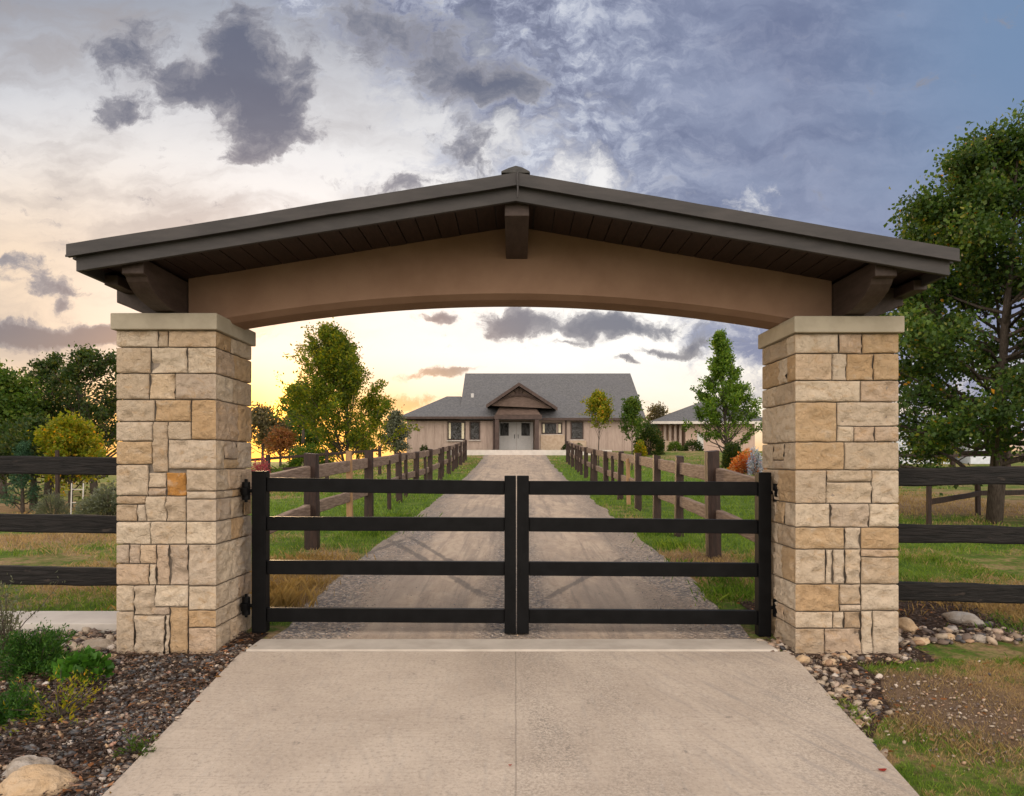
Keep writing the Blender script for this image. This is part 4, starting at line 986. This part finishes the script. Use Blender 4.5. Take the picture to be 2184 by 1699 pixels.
# board-and-batten strips
x = hx(868)+.03
while x < -1.7:
    mb.box(x, x+.07, 49.88, 49.918, H0-.3, hz(896)-.01); x += .62
x = 2.9
while x < hx(1359)-.1:
    mb.box(x, x+.07, 49.96, 49.998, H0-.3, hz(894)-.01); x += 1.18
wall = mb.build('wall', M['siding'], house)
mb = MB(); mb.box(hx(866), -1.60, 49.86, 49.90, hz(899), hz(895)-.0); mb.build('frieze', M['trim'], house)
mb = MB(); mb.box(-1.62, -1.5, 49.5, 51.2, H0-.3, hz(890)); mb.build('porch_wall', M['trim'], house)
# main gable roof
def roofpoly(name, pts_top, th, m_, parent):
    mb = MB(); n_ = len(pts_top)
    lo = [(p[0], p[1], p[2]-th) for p in pts_top]
    mb.poly(list(pts_top)+lo, [tuple(range(n_)), tuple(range(2*n_-1, n_-1, -1))]+[(i, (i+1) % n_, (i+1) % n_+n_, i+n_) for i in range(n_)])
    return mb.build(name, m_, parent)
ze = hz(889); zr = EYE+188*55.7/1500; xl, xr = -4.0, 9.07
mb = MB()
def slab4(mb, a, b, c, d, th=.14, mi=0):
    P4 = [Vector(q) for q in (a, b, c, d)]; lo = [p-Vector((0, 0, th)) for p in P4]
    mb.poly(P4+lo, ((0,1,2,3),(7,6,5,4),(0,4,5,1),(1,5,6,2),(2,6,7,3),(3,7,4,0)), mi)
slab4(mb, (xl,49.55,ze-.12), (xr+.1,49.55,ze-.12), (xr,55.7,zr), (xl,55.7,zr))
slab4(mb, (xl,55.7,zr), (xr,55.7,zr), (xr+.1,61.8,ze-.12), (xl,61.8,ze-.12))
roof = mb.build('roof', M['shingle'], house)
mb = MB()                                  # gable end walls
for x in (xl+.35, xr-.6):
    mb.prism([(50.05, H0), (61.4, H0), (61.4, ze-.1), (55.7, zr-.2), (50.05, ze-.05)], 'x', x, x+.12)
mb.build('gable_wall', M['siding'], house)
mb = MB(); mb.box(1.9, xr+.1, 49.42, 49.545, ze-.30, ze-.13); mb.build('gutter', M['trim'], house)
# hipped wing roof
ax0, ax1 = hx(851, 49.3), hx(1059, 49.3); zy = EYE+(HY-889)*49.3/F; rz_ = EYE+(HY-846)*52.9/F; rx0, rx1 = hx(953, 52.9), hx(983, 52.9)
mb = MB(); A, B_, C, D = (ax0,49.3,zy), (ax1,49.3,zy), (ax1,56.6,zy), (ax0,56.6,zy); E_, G_ = (rx0,52.9,rz_), (rx1,52.9,rz_)
mb.poly([A,B_,C,D,E_,G_], ((0,1,5,4),(1,2,5),(2,3,4,5),(3,0,4),(0,3,2,1)))
mb.build('wing_roof', M['shingle'], house)
mb = MB(); mb.box(ax0, ax1, 49.17, 49.295, zy-.17, zy-.005); mb.box(ax0-.02, ax0+.08, 49.3, 56.6, zy-.17, zy-.005); mb.build('gutter', M['trim'], house)
# porch gable
pk = P(1107, 816, 48.6); gl = P(1037, 863, 48.6); gr = P(1189, 869, 48.6)
mb = MB()
for q in (gl, gr):
    slab4(mb, (pk.x, 48.6, pk.z), (q.x, 48.6, q.z), (q.x, 54.5, q.z), (pk.x, 54.5, pk.z), .10)
mb.build('porch_roof', M['shingle'], house)
mb = MB()
for q in (gl, gr):
    s_ = -1 if q is gl else 1
    slab4(mb, (pk.x, 48.50, pk.z-.02), (q.x, 48.50, q.z-.02), (q.x, 48.59, q.z-.02), (pk.x, 48.59, pk.z-.02), .24)
mb.build('rake_board', M['trim'], house)
mb = MB(); mb.prism([(gl.x+.35, gl.z-.06), (gr.x-.35, gr.z-.06), (pk.x, pk.z-.28)], 'y', 49.0, 49.12)
mb.build('gable_panel', M['gablewood'], house)
mb = MB()                                   # arched timber truss in the gable
for s_ in (-1, 1):
    pts = [(pk.x+s_*(1.9-1.9*t), 48.93, gl.z+.02+.72*math.sin(t*math.pi/2)*.9) for t in [i/8 for i in range(9)]]
    mb.tube(pts, .07, 6)
    mb.tube([(pk.x+s_*.12, 48.93, pk.z-.85), (pk.x+s_*.30, 48.93, pk.z-.45)], .05, 6)
mb.tube([(pk.x, 48.93, pk.z-.95), (pk.x, 48.93, pk.z-.3)], .06, 6)
mb.build('truss', M['trim'], house)
mb = MB()                                   # low hipped canopy under the gable
y0 = 48.7; cz = P(0, 885, y0).z; tz_ = P(0, 858, y0).z+.1
c0, c1 = P(1056, 885, y0).x, P(1150, 885, y0).x
mb.poly([(c0,y0,cz),(c1+.1,y0,cz),(c1-.5,50.1,tz_),(c0+.5,50.1,tz_),(c1+.1,51,cz),(c0,51,cz)], ((0,1,2,3),(1,4,2),(0,3,5),(2,4,5,3)))
mb.build('canopy_roof', M['gablewood'], house)
mb = MB(); mb.box(c0-.05, c1+.2, 48.72, 48.9, P(0, 894.5, 48.7).z, cz-.005); mb.build('porch_beam', M['trim'], house)
for px in (1060, 1145):
    mb = MB(); x = P(px, 0, 48.8).x; mb.box(x-.14, x+.14, 48.74, 49.0, H0-.2, P(0, 895, 48.7).z); mb.build('porch_post', M['trim'], house, bevel=.02)
mb = MB(); mb.box(c0-.3, c1+.2, 48.4, 51.2, H0-.3, H0+.06); mb.build('porch_floor', M['roofing'], house)
# double door
for a, b, wa, wb in ((1065, 1101, 1067, 1085), (1101.6, 1137, 1112, 1130)):
    Yd = 51.1; x0, x1 = hx(a, Yd), hx(b, Yd); z0, z1 = H0+.07, hz(901, Yd)
    mb = MB(); mb.box(x0, x1, Yd-.06, Yd, z0, z1); d = mb.build('door', M['door'], house)
    mb = MB(); mb.box(hx(wa, Yd), hx(wb, Yd), Yd-.09, Yd-.065, hz(930, Yd), hz(903, Yd)); mb.build('door_window', M['glass'], d)
    mb = MB(); x = x1-.12 if a < 1100 else x0+.12; mb.tube([(x, Yd-.10, z0+.85), (x, Yd-.10, z0+1.15)], .02, 8); mb.build('handle', M['black'], d)
# windows
def window(x0, x1, z0, z1, y, glints=1):
    w = MB(); f = .07
    w.box(x0-f, x1+f, y-.05, y-.004, z1, z1+f); w.box(x0-f, x1+f, y-.05, y-.004, z0-f, z0); w.box(x0-f, x0, y-.05, y-.004, z0, z1); w.box(x1, x1+f, y-.05, y-.004, z0, z1)
    wi = w.build('window', M['trim'], house)
    g_ = MB(); g_.box(x0, x1, y-.02, y-.006, z0, z1); g_.build('pane', M['glass'], wi)
    g_ = MB(); g_.box(x0-f-.05, x1+f+.05, y-.12, y-.052, z0-f-.05, z0-f); g_.build('sill', M['slab'], wi)
    if glints:
        for sx in ((x0+.02, x0+.16), (x1-.20, x1-.03)):
            c = MB(); c.box(sx[0], sx[1], y-.028, y-.021, z0+.05, z1-.03); c.build('reflection_strip', M['reflection_strip'], wi)  # yellowish strips over the glass, painted in place of warm reflections
    return wi
window(hx(957), hx(991), hz(938), hz(902), 49.875)
window(hx(1004), hx(1022), hz(937), hz(902), 49.875, 0)
window(hx(1157), hx(1197), hz(925), hz(904), 49.99)
window(hx(1219), hx(1242), hz(936), hz(902), 49.96, 0)
mb = MB(); mb.box(hx(1153), hx(1204), 49.84, 49.985, H0-.3, hz(928)); mb.box(hx(1214), hx(1250), 49.84, 49.985, H0-.3, hz(940)); mb.build('wainscot', M['wainscot'], house)
mb = MB(); mb.tube([P(1207, 893, 49.9), P(1207, 955, 49.9)], .05, 8); mb.build('downpipe', M['trim'], house)
mb = MB(); q = P(1008, 842, 52.5); mb.tube([(q.x, 52.3, q.z-.6), (q.x, 52.3, q.z+.05)], .12, 10); mb.build('vent', M['door'], house)

# outbuilding
ob = thing('outbuilding', 'low pale outbuilding with a grey hipped roof right of the house', 'outbuilding', P(1500, 963, 54))
Yo = 54.0; ox = lambda p: (p-CX)*Yo/F; oz = lambda p: EYE+(HY-p)*Yo/F
mb = MB(); mb.box(ox(1462), ox(1610), Yo, Yo+8, oz(963)-.5, oz(903)); mb.box(ox(1418), ox(1461), Yo+1.6, Yo+8, oz(963)-.5, oz(903)); mb.build('wall', M['siding2'], ob)
mb = MB()
for p_ in (1419, 1430, 1441, 1452): mb.box(ox(p_)-.09, ox(p_)+.09, Yo+.1, Yo+.28, oz(963)-.3, oz(904))
mb.build('porch_post', M['siding'], ob)
mb = MB(); a0, a1, b0, b1 = ox(1387), ox(1640), Yo-.7, Yo+8.8; ez = oz(901)+.03; rzz = EYE+(HY-852)*58.5/F
mb.poly([(a0,b0,ez),(a1,b0,ez),(a1,b1,ez),(a0,b1,ez),(P(1510,0,58.5).x,58.2,rzz),(a1-3,58.2,rzz)], ((0,1,5,4),(1,2,5),(2,3,4,5),(3,0,4),(0,3,2,1)))
mb.build('roof', M['shingle'], ob)
mb = MB(); mb.box(a0, a1, b0-.1, b0-.003, ez-.20, ez-.0); mb.box(a0-.09, a0, b0-.1, b1, ez-.2, ez-.0); mb.build('gutter', M['slab'], ob)
mb = MB(); mb.box(ox(1487), ox(1500), Yo-.05, Yo-.003, oz(960), oz(925)); mb.build('door', M['door'], ob)
mb = MB(); mb.box(ox(1418), ox(1444), Yo+.0, Yo+.09, oz(963)-.3, oz(941)); mb.build('half_wall', M['wainscot'], ob)

# pale shed seen below the shade tree
Ys = 38.0; sx = lambda p: (p-CX)*Ys/F; sz_ = lambda p: EYE+(HY-p)*Ys/F
sh = thing('shed', 'pale blue white shed with a dark open doorway behind the shade tree', 'shed', (sx(2000), Ys, gz(sx(2000), Ys)))
M['shedw'] = simple('white_boards', (.50,.54,.58), (.60,.64,.68), 4, .8, .2)
mb = MB(); mb.box(sx(1905), sx(2025), Ys, Ys+5, sz_(990), sz_(905)); mb.box(sx(2070), sx(2118), Ys, Ys+5, sz_(990), sz_(905)); mb.box(sx(2025), sx(2070), Ys+3, Ys+5, sz_(990), sz_(905)); mb.build('wall', M['shedw'], sh)
mb = MB(); mb.box(sx(2026), sx(2069), Ys+2.8, Ys+2.99, sz_(990), sz_(905)); mb.build('doorway', M['shade_panel'], sh)  # near-black panel paints the interior shade into the opening
mb = MB(); mb.prism([(Ys-.5, sz_(906)), (Ys+5.5, sz_(906)), (Ys+2.5, sz_(878))], 'x', sx(1893), sx(2130)); mb.build('roof', simple('slate_blue_roof', (.22,.25,.32), (.30,.33,.40), 5), sh)

# ------------------------------------------------------------------ foreground: boulders, pebbles, plants
def rock_mesh(name, m_, loc, r3, seed, label, cat='rock', rot=0, sub=4, group=None, amp=.22, parent=None):
    bm = bmesh.new(); bmesh.ops.create_icosphere(bm, subdivisions=sub, radius=1)
    Rz = Matrix.Rotation(rot, 3, 'Z')
    for v in bm.verts:
        d = v.co.copy(); k = 1+amp*noise.noise(d*1.4+Vector((seed, 0, 0)))-amp*.9*max(0, abs(noise.noise(d*1.9+Vector((0, seed, 0))))-.12)+amp*.25*noise.noise(d*6+Vector((0, seed, 0)))-amp*.25*abs(noise.noise(d*13))
        q = Vector((d.x*r3[0], d.y*r3[1], d.z*r3[2]))*k; v.co = Rz @ q
    me = bpy.data.meshes.new(name); bm.to_mesh(me); bm.free()
    o = link(name, me, m_, None, True); o.location = loc
    return tag(o, label, cat, group)
def bould(name, c1, c2, c3):
    def b(q, bs, out):
        p = pos(q); f = q.noise(q.v('MULTIPLY', p, (1, 1, 2)), 5, 7, .6, .8); k = q.noise(p, 30, 7, .65)
        c = q.mix(q.ss(f, .35, .6), c1, c2); c = q.mix(q.ss(f, .60, .74, 0, .8), c, c3); c = q.mix(q.ss(k, .55, .75, 0, .45), c, (.16, .11, .07))
        q.put(bs.inputs['Base Color'], c); bump(q, bs, q.m('ADD', k, f), 1.0, .03)
    return mat(name, b, .85, .25)
M['boulder'] = bould('sandstone_boulder', (.52,.36,.21), (.58,.43,.28), (.42,.21,.07))
M['boulder_grey'] = bould('grey_boulder', (.33,.27,.21), (.46,.41,.36), (.52,.52,.53))
rock_mesh('boulder', M['boulder'], (-2.325, 3.40, -.10), (.175, .14, .11), 4, 'large rounded tan boulder in the bottom left corner', 'boulder', .1, 5, amp=.16)
rock_mesh('boulder', M['boulder_grey'], (-2.46, 3.55, -.075), (.115, .10, .075), 9, 'grey topped tan boulder just behind the large tan one', 'boulder', .5, 5, amp=.2)
rk = [((-3.30, 5.55, .02), (.14,.09,.055), 'flat brown grey rock lying by the concrete path left of the pillar', 'boulder_grey'), ((-3.08, 5.33, .0), (.06,.05,.025), 'small tan rock at the left pillar foot', 'boulder'),
 ((3.35, 6.02, .05), (.12,.08,.075), 'rusty tan angular rock right of the right pillar', 'boulder'), ((3.98, 6.25, .06), (.17,.10,.07), 'large flat grey rock at the right edge of the stone strip', 'boulder_grey'),
 ((3.08, 5.72, .03), (.075,.05,.042), 'pale pinkish oval stone touching the right pillar', 'boulder_grey'), ((3.28, 5.70, .03), (.09,.055,.035), 'long tan stone beside the pale oval one', 'boulder'),
 ((3.74, 6.02, .04), (.10,.05,.032), 'pale long flat stone between the rusty and the grey rock', 'boulder_grey'), ((3.58, 5.80, .03), (.06,.045,.035), 'rounded cream stone in front of the rusty rock', 'boulder'),
 ((3.80, 5.75, .03), (.065,.05,.04), 'rounded pink cream stone below the flat grey rock', 'boulder_grey'), ((2.31, 5.17, .02), (.062,.045,.035), 'round cream stone in front of the right pillar', 'boulder'),
 ((2.13, 5.22, .02), (.06,.05,.045), 'brown stone at the inner corner of the right pillar', 'boulder'), ((2.48, 5.30, .02), (.05,.04,.035), 'yellowish stone at the middle of the right pillar foot', 'boulder'),
 ((2.18, 4.66, -.01), (.048,.04,.032), 'cream stone by the right edge of the concrete, beside a red one', 'boulder'), ((2.26, 4.42, -.02), (.04,.035,.03), 'round yellowish stone low in the right pebble bed', 'boulder')]
for i, (l, r3, lab, mk) in enumerate(rk):
    l = (l[0], l[1], prof(l[1])+r3[2]*.45); rock_mesh('rock', M[mk], l, r3, 20+i, lab, 'rock', i*.7, 3, 'loose rocks in the beds', .25)

def pebbles(name, N_, region, m_, smin, smax, seed, label, inside, pw=2.2):
    """many small stones, one mesh"""
    r = np.random.default_rng(seed); bm = bmesh.new(); bmesh.ops.create_icosphere(bm, subdivisions=2 if smax > .03 else 1, radius=1)
    bv = np.array([v.co[:] for v in bm.verts]); bf = np.array([[v.index for v in f.verts] for f in bm.faces]); bm.free()
    pts = []
    while len(pts) < N_:
        x = r.uniform(region[0], region[1]); y = r.uniform(region[2], region[3])
        w = inside(x, y)
        if r.random() < w: pts.append((x, y))
    pts = np.array(pts); s_ = smin+(smax-smin)*r.random(N_)**pw
    V_ = []; F_ = []
    for i in range(N_):
        sc = s_[i]*np.array([r.uniform(.75, 1.25), r.uniform(.6, 1.0), r.uniform(.4, .75)])
        a = r.uniform(0, 6.28); ca, sa = math.cos(a), math.sin(a)
        dv = bv*(1+.22*r.normal(size=(len(bv), 1))*.6); q = dv*sc
        q = np.stack([q[:, 0]*ca-q[:, 1]*sa, q[:, 0]*sa+q[:, 1]*ca, q[:, 2]], 1)
        tl = r.normal()*.25; q[:, 2] += q[:, 0]*tl
        q += np.array([pts[i, 0], pts[i, 1], prof(pts[i, 1])+.010+sc[2]*r.uniform(.1, .7)])
        V_.append(q); F_.append(bf+i*len(bv))
    o = fastmesh(name, np.concatenate(V_), np.concatenate(F_), m_, smooth=True)
    return tag(o, label, 'gravel', kind='stuff')
def inL(x, y):
    if y < 5.4 and x > apL(y)-.01: return 0
    if y > 5.36 and x > L0-.03 : return .8 if x > L1+.02 and x < -2.10 and y < 5.6 else 0
    d = apL(min(y, 5.4))-x
    w = math.exp(-(d/.85)**2)
    return w*(.55+.6*nz(x*2, y*2))+.05
pebbles('gravel', 6500, (-4.2, -1.8, 3.1, 5.7), M['pebble'], .005, .026, 3, 'grey and brown river gravel in the bed left of the concrete', inL, 4.2)
pebbles('gravel', 420, (-4.2, -2.3, 5.45, 5.95), M['pebble_tan'], .012, .045, 31, 'pinkish pebbles along the concrete path behind the left bed', lambda x, y: 0 if (x > L0-.05 and y > 5.35) else .8, 2)
def inR(x, y):
    if y < 5.4 and x < apR(y)+.01: return 0
    if y > 5.37 and R0-.03 < x < R1+.03: return 0
    d = x-apR(min(y, 5.4)); lim = bedRr(y)-apR(min(y, 5.4))
    return max(0, 1-(d/lim)**2) if d < lim else 0
pebbles('gravel', 1000, (1.9, 3.4, 3.7, 5.72), M['pebble_tan'], .005, .036, 5, 'tan and grey river stones in the bed right of the concrete', inR, 4.5)
pebbles('gravel', 190, (2.98, 4.5, 5.5, 6.25), M['pebble_tan'], .012, .05, 6, 'cream and brown river stones in the strip right of the right pillar', lambda x, y: .9 if abs(y-5.85-.12*nz(x*2)) < .2 else .05, 2.0)
pebbles('drive_stones', 7000, (-2.1, 2.1, 5.8, 12), M['pebble'], .004, .011, 8, 'loose grey gravel scattered over the driveway behind the gate', lambda x, y: (.08+.9*(abs(abs(x)-.05) < .2 or abs(x) > 1.35))*(1 if drL(y) < x < drR(y) else 0)*min(1, 3.5/(y-4)), 2.5)

pebbles('gravel', 900, (2.1, 3.7, 3.5, 5.25), M['pebble_tan'], .003, .016, 61, 'small stones scattered over the bare soil right of the stone bed', lambda x, y: 0 if x < bedRr(y) else math.exp(-((x-2.6)/.5)**2-((y-4.3)/.7)**2), 3.5)
# mulch chips and dead leaves
def chips(name, N_, region, cols, smin, smax, seed, label, inside, asp=.35):
    r = np.random.default_rng(seed); pts = []
    while len(pts) < N_:
        x = r.uniform(region[0], region[1]); y = r.uniform(region[2], region[3])
        if r.random() < inside(x, y): pts.append((x, y, prof(y)+.014+.028*r.random()))
    d = r.normal(size=(N_, 3)); d[:, 2] *= .25
    V_, F_ = leaves(np.array(pts), 1, seed, asp, 0, d*2)
    V_ = V_.reshape(-1, 4, 3); c = V_[:, :1]; s_ = r.uniform(smin, smax, (N_, 1, 1)); V_ = c+(V_-c)*s_; V_[:, :, 2] = c[:, :, 2]+(V_[:, :, 2]-c[:, :, 2])*.45
    o = fastmesh(name, V_.reshape(-1, 3), F_, cols); return tag(o, label, 'mulch', kind='stuff')
chipm = leafm('bark_chips', [(0, (.03,.018,.014)), (.6, (.09,.055,.038)), (.9, (.20,.13,.09)), (1, (.30,.12,.04))], .0)
chips('mulch_chips', 22000, (-4.3, -1.8, 3.0, 5.95), chipm, .015, .055, 41, 'dark bark mulch covering the bed left of the concrete', lambda x, y: 0 if (x > apL(min(y, 5.4))-.01 or (y > 5.38 and L0-.03 < x < L1+.03)) else 1)
chips('mulch_chips', 5200, (2.0, 4.4, 3.9, 7.0), chipm, .015, .055, 42, 'dark bark mulch around the right pillar', lambda x, y: 0 if (y > 5.38 and y < 6.2 and R0-.03 < x < R1+.03) or (y < 5.75 and x > bedRr(y)) or (y < 5.42 and x < apR(y)) or (y > 5.75 and x < 2.2) else 1)
chips('fallen_leaves', 110, (-2.3, -1.9, 3.2, 6.1), M['leaf_rust'], .02, .05, 43, 'rusty fallen leaves along the left edge of the concrete', lambda x, y: 1 if abs(x-apL(min(y, 5.5))+.1) < .17 else 0, .7)
chips('fallen_leaves', 200, (1.9, 4.3, 3.6, 6.9), M['leaf_rust'], .02, .05, 44, 'rusty fallen leaves in the bed around the right pillar', lambda x, y: 1 if x > apR(min(y, 5.5))-.02 and not (y > 5.38 and y < 6.2 and R0-.03 < x < R1+.03) else 0, .7)
# the two red leaves on the concrete
rl = leafm('red_leaf', [(0, (.28,.02,.015)), (1, (.33,.035,.02))], .2)
for (px, py, lab) in ((1881, 1643, 'single dark red leaf lying on the right side of the concrete'), (1088, 1633, 'tiny dark red leaf near the middle joint of the concrete')):
    Yq = (EYE+.0)*F/(py-HY); 
    for _ in range(20): Yq = (EYE-prof(Yq)-.035)*F/(py-HY)
    x = (px-CX)*Yq/F; z = prof(Yq)+.036; s_ = .022 if px > 1500 else .010
    mb = MB(); ring = [(x+s_*math.cos(a)*(1+.15*math.cos(3*a)), Yq+s_*.7*math.sin(a), z+.006*math.cos(a)**2) for a in [i*math.pi/5 for i in range(10)]]
    mb.poly([(x, Yq, z)]+ring, [(0, i+1, (i+1) % 10+1) for i in range(10)]); o = mb.build('fallen_leaf', rl); tag(o, lab, 'leaf')

# plants in the left bed
def spray_shrub(name, label, base, nspr, L, leafmat, seed, ls=.03, lpn=60, flat=.5, cat='shrub'):
    r = random.Random(seed); base = Vector(base); t = thing(name, label, cat, base); st = MB(); pts = []; dd = []
    for i in range(nspr):
        a = r.uniform(0, 6.28); el = r.uniform(.15, 1.2)*flat*2; l = L*r.uniform(.5, 1.1)
        d = Vector((math.cos(a)*math.cos(el), math.sin(a)*math.cos(el), math.sin(el))); lp = []
        for k in range(6):
            u = k/5; lp.append(base+d*l*u+Vector((0, 0, -.25*l*u*u*(1 if el < .8 else .3)))+Vector((nz(i, u*2), nz(i, 5+u*2), nz(i, 9+u)))*.06*l)
        st.tube(lp, [.005, .0045, .004, .003, .002, .001], 4, cap=False)
        for k in range(lpn):
            u = r.uniform(.15, 1)**.8*4.999; q = lp[int(u)].lerp(lp[int(u)+1], u-int(u)); q = q+Vector((r.gauss(0, .022), r.gauss(0, .022), r.gauss(0, .022)+.01))*(L/.4)
            pts.append(q); dd.append(d*.8+Vector((0, 0, .3)))
    V_, F_ = leaves(np.array(pts), ls, seed, .35, 0, np.array(dd)); fastmesh('foliage', V_, F_, leafmat, t); st.build('stem', M['bark'], t); return t
def gb(x, y): return (x, y, prof(y)+.01)
spray_shrub('juniper', 'dark green juniper at the left edge beside the concrete path', gb(-3.42, 5.0), 80, .34, M['leaf_juniper'], 5, .026, 150, .5)
spray_shrub('juniper', 'dark green low juniper above the boulders at the left edge', gb(-3.05, 4.2), 60, .24, M['leaf_juniper'], 6, .022, 110, .4)
spray_shrub('weeping_shrub', 'grey green upright shrub twigs at the left edge in front of the path', gb(-3.95, 5.45), 26, .62, M['leaf_grey'], 7, .03, 46, .9)
spray_shrub('weed', 'straggly weed with orange and yellow stems above the boulders', gb(-2.72, 4.18), 26, .36, M['leaf_yellow'], 8, .03, 16, .5, 'weed')
spray_shrub('weed', 'small green and yellow weed by the concrete right of the large boulder', gb(-2.0, 3.75), 14, .15, M['leaf_mid'], 9, .022, 22, .5, 'weed')
# broad leaved plant
t = thing('leafy_plant', 'bright green broad leaved plant in the gravel left of the pillar', 'plant', gb(-2.92, 4.78)); mb = MB(); r = random.Random(3); bp = Vector(gb(-2.92, 4.78))
lp_ = []
for i in range(70):
    a = r.uniform(0, 6.28); rad = r.uniform(.03, .17); h = .17-.55*rad+r.uniform(-.02, .04)
    lp_.append(bp+Vector((math.cos(a)*rad, math.sin(a)*rad*.8, max(.02, h))))
    if i % 3 == 0: mb.tube([bp, bp.lerp(lp_[-1], .6)+Vector((0, 0, .02)), lp_[-1]], .003, 4, cap=False)
lp_ = [q+Vector((r.gauss(0, .012), r.gauss(0, .012), r.gauss(0, .008))) for q in lp_ for _ in range(5)]
V_, F_ = leaves(np.array(lp_), .055, 3, .85, 0, np.array([((q-bp).normalized()*.9)[:] for q in lp_])); fastmesh('foliage', V_, F_, leafm('vivid_leaves', [(0, (.035,.12,.010)), (1, (.085,.21,.02))], .35), t); mb.build('stem', M['leaf_bright'], t)

# ------------------------------------------------------------------ grass
def grass(name, regions, seed, label):
    r = np.random.default_rng(seed); AV = []
    for (x0, x1, y0, y1, dens, hmin, hmax, w, ok) in regions:
        n_ = int((x1-x0)*(y1-y0)*dens); X = r.uniform(x0, x1, n_); Y = r.uniform(y0, y1, n_)
        Z = np.array([gz(a, b) for a, b in zip(X, Y)]); keep = np.array([ok(a, b) for a, b in zip(X, Y)])
        tuft = np.array([.55+.9*max(0, .5+noise.noise(Vector((a*1.8, b*1.8, 4)))) for a, b in zip(X, Y)])
        kk = r.random(n_) < keep; X, Y, Z, tuft = X[kk], Y[kk], Z[kk], tuft[kk]; n_ = len(X)
        h = r.uniform(hmin, hmax, n_)*tuft; a = r.uniform(0, 6.28, n_); lx, ly = r.normal(size=n_)*h*.45, r.normal(size=n_)*h*.45
        dx_, dy_ = np.cos(a)*w/2, np.sin(a)*w/2
        p0 = np.stack([X-dx_, Y-dy_, Z-.004], 1); p1 = np.stack([X+dx_, Y+dy_, Z-.004], 1)
        p2 = np.stack([X+lx*.45+dx_*.6, Y+ly*.45+dy_*.6, Z+h*.6], 1); p3 = np.stack([X+lx, Y+ly, Z+h], 1)
        AV.append(np.stack([p0, p1, p2, p3], 1).reshape(-1, 3))
    V_ = np.concatenate(AV); F_ = np.arange(len(V_)).reshape(-1, 4)
    o = fastmesh(name, V_, F_, M['grass']); return tag(o, label, 'grass', kind='stuff')
def okR(x, y):
    if y < 5.42 and x < bedRr(y): return 0
    if y < 5.42 and x < apR(y)+.04: return 0
    if 5.3 < y < 6.9 and x < 4.3+.3*nz(y*2, 9): return 0
    d = ((x-2.75)/.45)**2+((y-4.35)/.6)**2
    v = 1-.93*math.exp(-d); return max(0.04, v*(.5+.8*nz(x*1.3, y*1.3)+.35))
def okB(x, y):
    if drL(y)+.02 < x < drR(y)-.02: return 0
    if -5.7 < x < -2.2 and y < 6.5: return 0
    if 2.0 < x < 4.4 and y < 7.0: return 0.0
    return max(.1, .75+.6*nz(x*.8, y*.8))
def okE(x, y):   # along the concrete's right edge
    return 1 if 0 < x-apR(y) < .10+.1*nz(y*3, 2) else 0
grass('grass', [
  (1.9, 4.6, 2.9, 5.42, 8500, .012, .040, .0035, okR), (4.1, 5.6, 4.6, 7.2, 4000, .015, .05, .005, okR), (1.9, 2.5, 2.9, 4.5, 4500, .015, .055, .004, okE),
  (-5.6, 5.8, 6.2, 9.5, 1700, .02, .065, .007, okB), (-9, 9, 9.5, 14, 480, .025, .08, .012, okB), (-12, 12, 14, 22, 130, .04, .10, .022, okB), (-14, 14, 22, 44, 24, .05, .12, .05, okB)], 11, 'green and dry lawn grass on both sides of the driveway')
def tufts(name, spots, m_, seed, label):
    r = np.random.default_rng(seed); V_ = []
    for (x, y, rad, h, n_) in spots:
        a = r.uniform(0, 6.28, n_); q = rad*np.sqrt(r.random(n_)); q *= .5+1.1*np.abs(r.normal(size=n_))*.8; X = x+np.cos(a)*q*1.2; Y = y+np.sin(a)*q*1.2; Z = np.array([gz(i, j) for i, j in zip(X, Y)])
        hh = h*r.uniform(.25, 1.1, n_); lx = r.normal(size=n_)*hh*.4; ly = r.normal(size=n_)*hh*.4; w = .004
        p0 = np.stack([X-w, Y, Z], 1); p1 = np.stack([X+w, Y, Z], 1); p2 = np.stack([X+lx*.4+w*.5, Y+ly*.4, Z+hh*.65], 1); p3 = np.stack([X+lx, Y+ly, Z+hh], 1)
        V_.append(np.stack([p0, p1, p2, p3], 1).reshape(-1, 3))
    V_ = np.concatenate(V_); o = fastmesh(name, V_, np.arange(len(V_)).reshape(-1, 4), m_); return tag(o, label, 'grass', kind='stuff')
tufts('tall_grass', [(-2.35, 6.75, .16, .20, 420), (-2.5, 7.2, .2, .16, 350), (-2.3, 7.7, .2, .10, 260), (-3.4, 6.75, .25, .10, 260), (-2.75, 6.6, .12, .16, 240), (4.4, 6.9, .35, .09, 350), (5.0, 7.1, .35, .09, 350), (-2.6, 9.0, .3, .12, 300), (-2.45, 8.4, .25, .12, 260), (3.2, 6.9, .3, .08, 260)], M['straw'], 12, 'straw coloured dry grass around the gateway')
tufts('tall_grass', [(2.2, 7.2, .2, .12, 260), (2.35, 7.8, .25, .12, 260), (2.15, 8.6, .2, .1, 200), (-2.4, 11.5, .25, .13, 260), (-2.35, 12.6, .3, .15, 300), (-2.3, 13.8, .25, .14, 260), (4.3, 6.0, .2, .08, 200), (2.3, 10.2, .25, .12, 240), (2.3, 11.6, .25, .11, 240), (4.4, 5.55, .3, .05, 300), (-3.3, 6.62, .3, .07, 300)], M['leaf_bright'], 13, 'bright green longer grass beside the driveway')
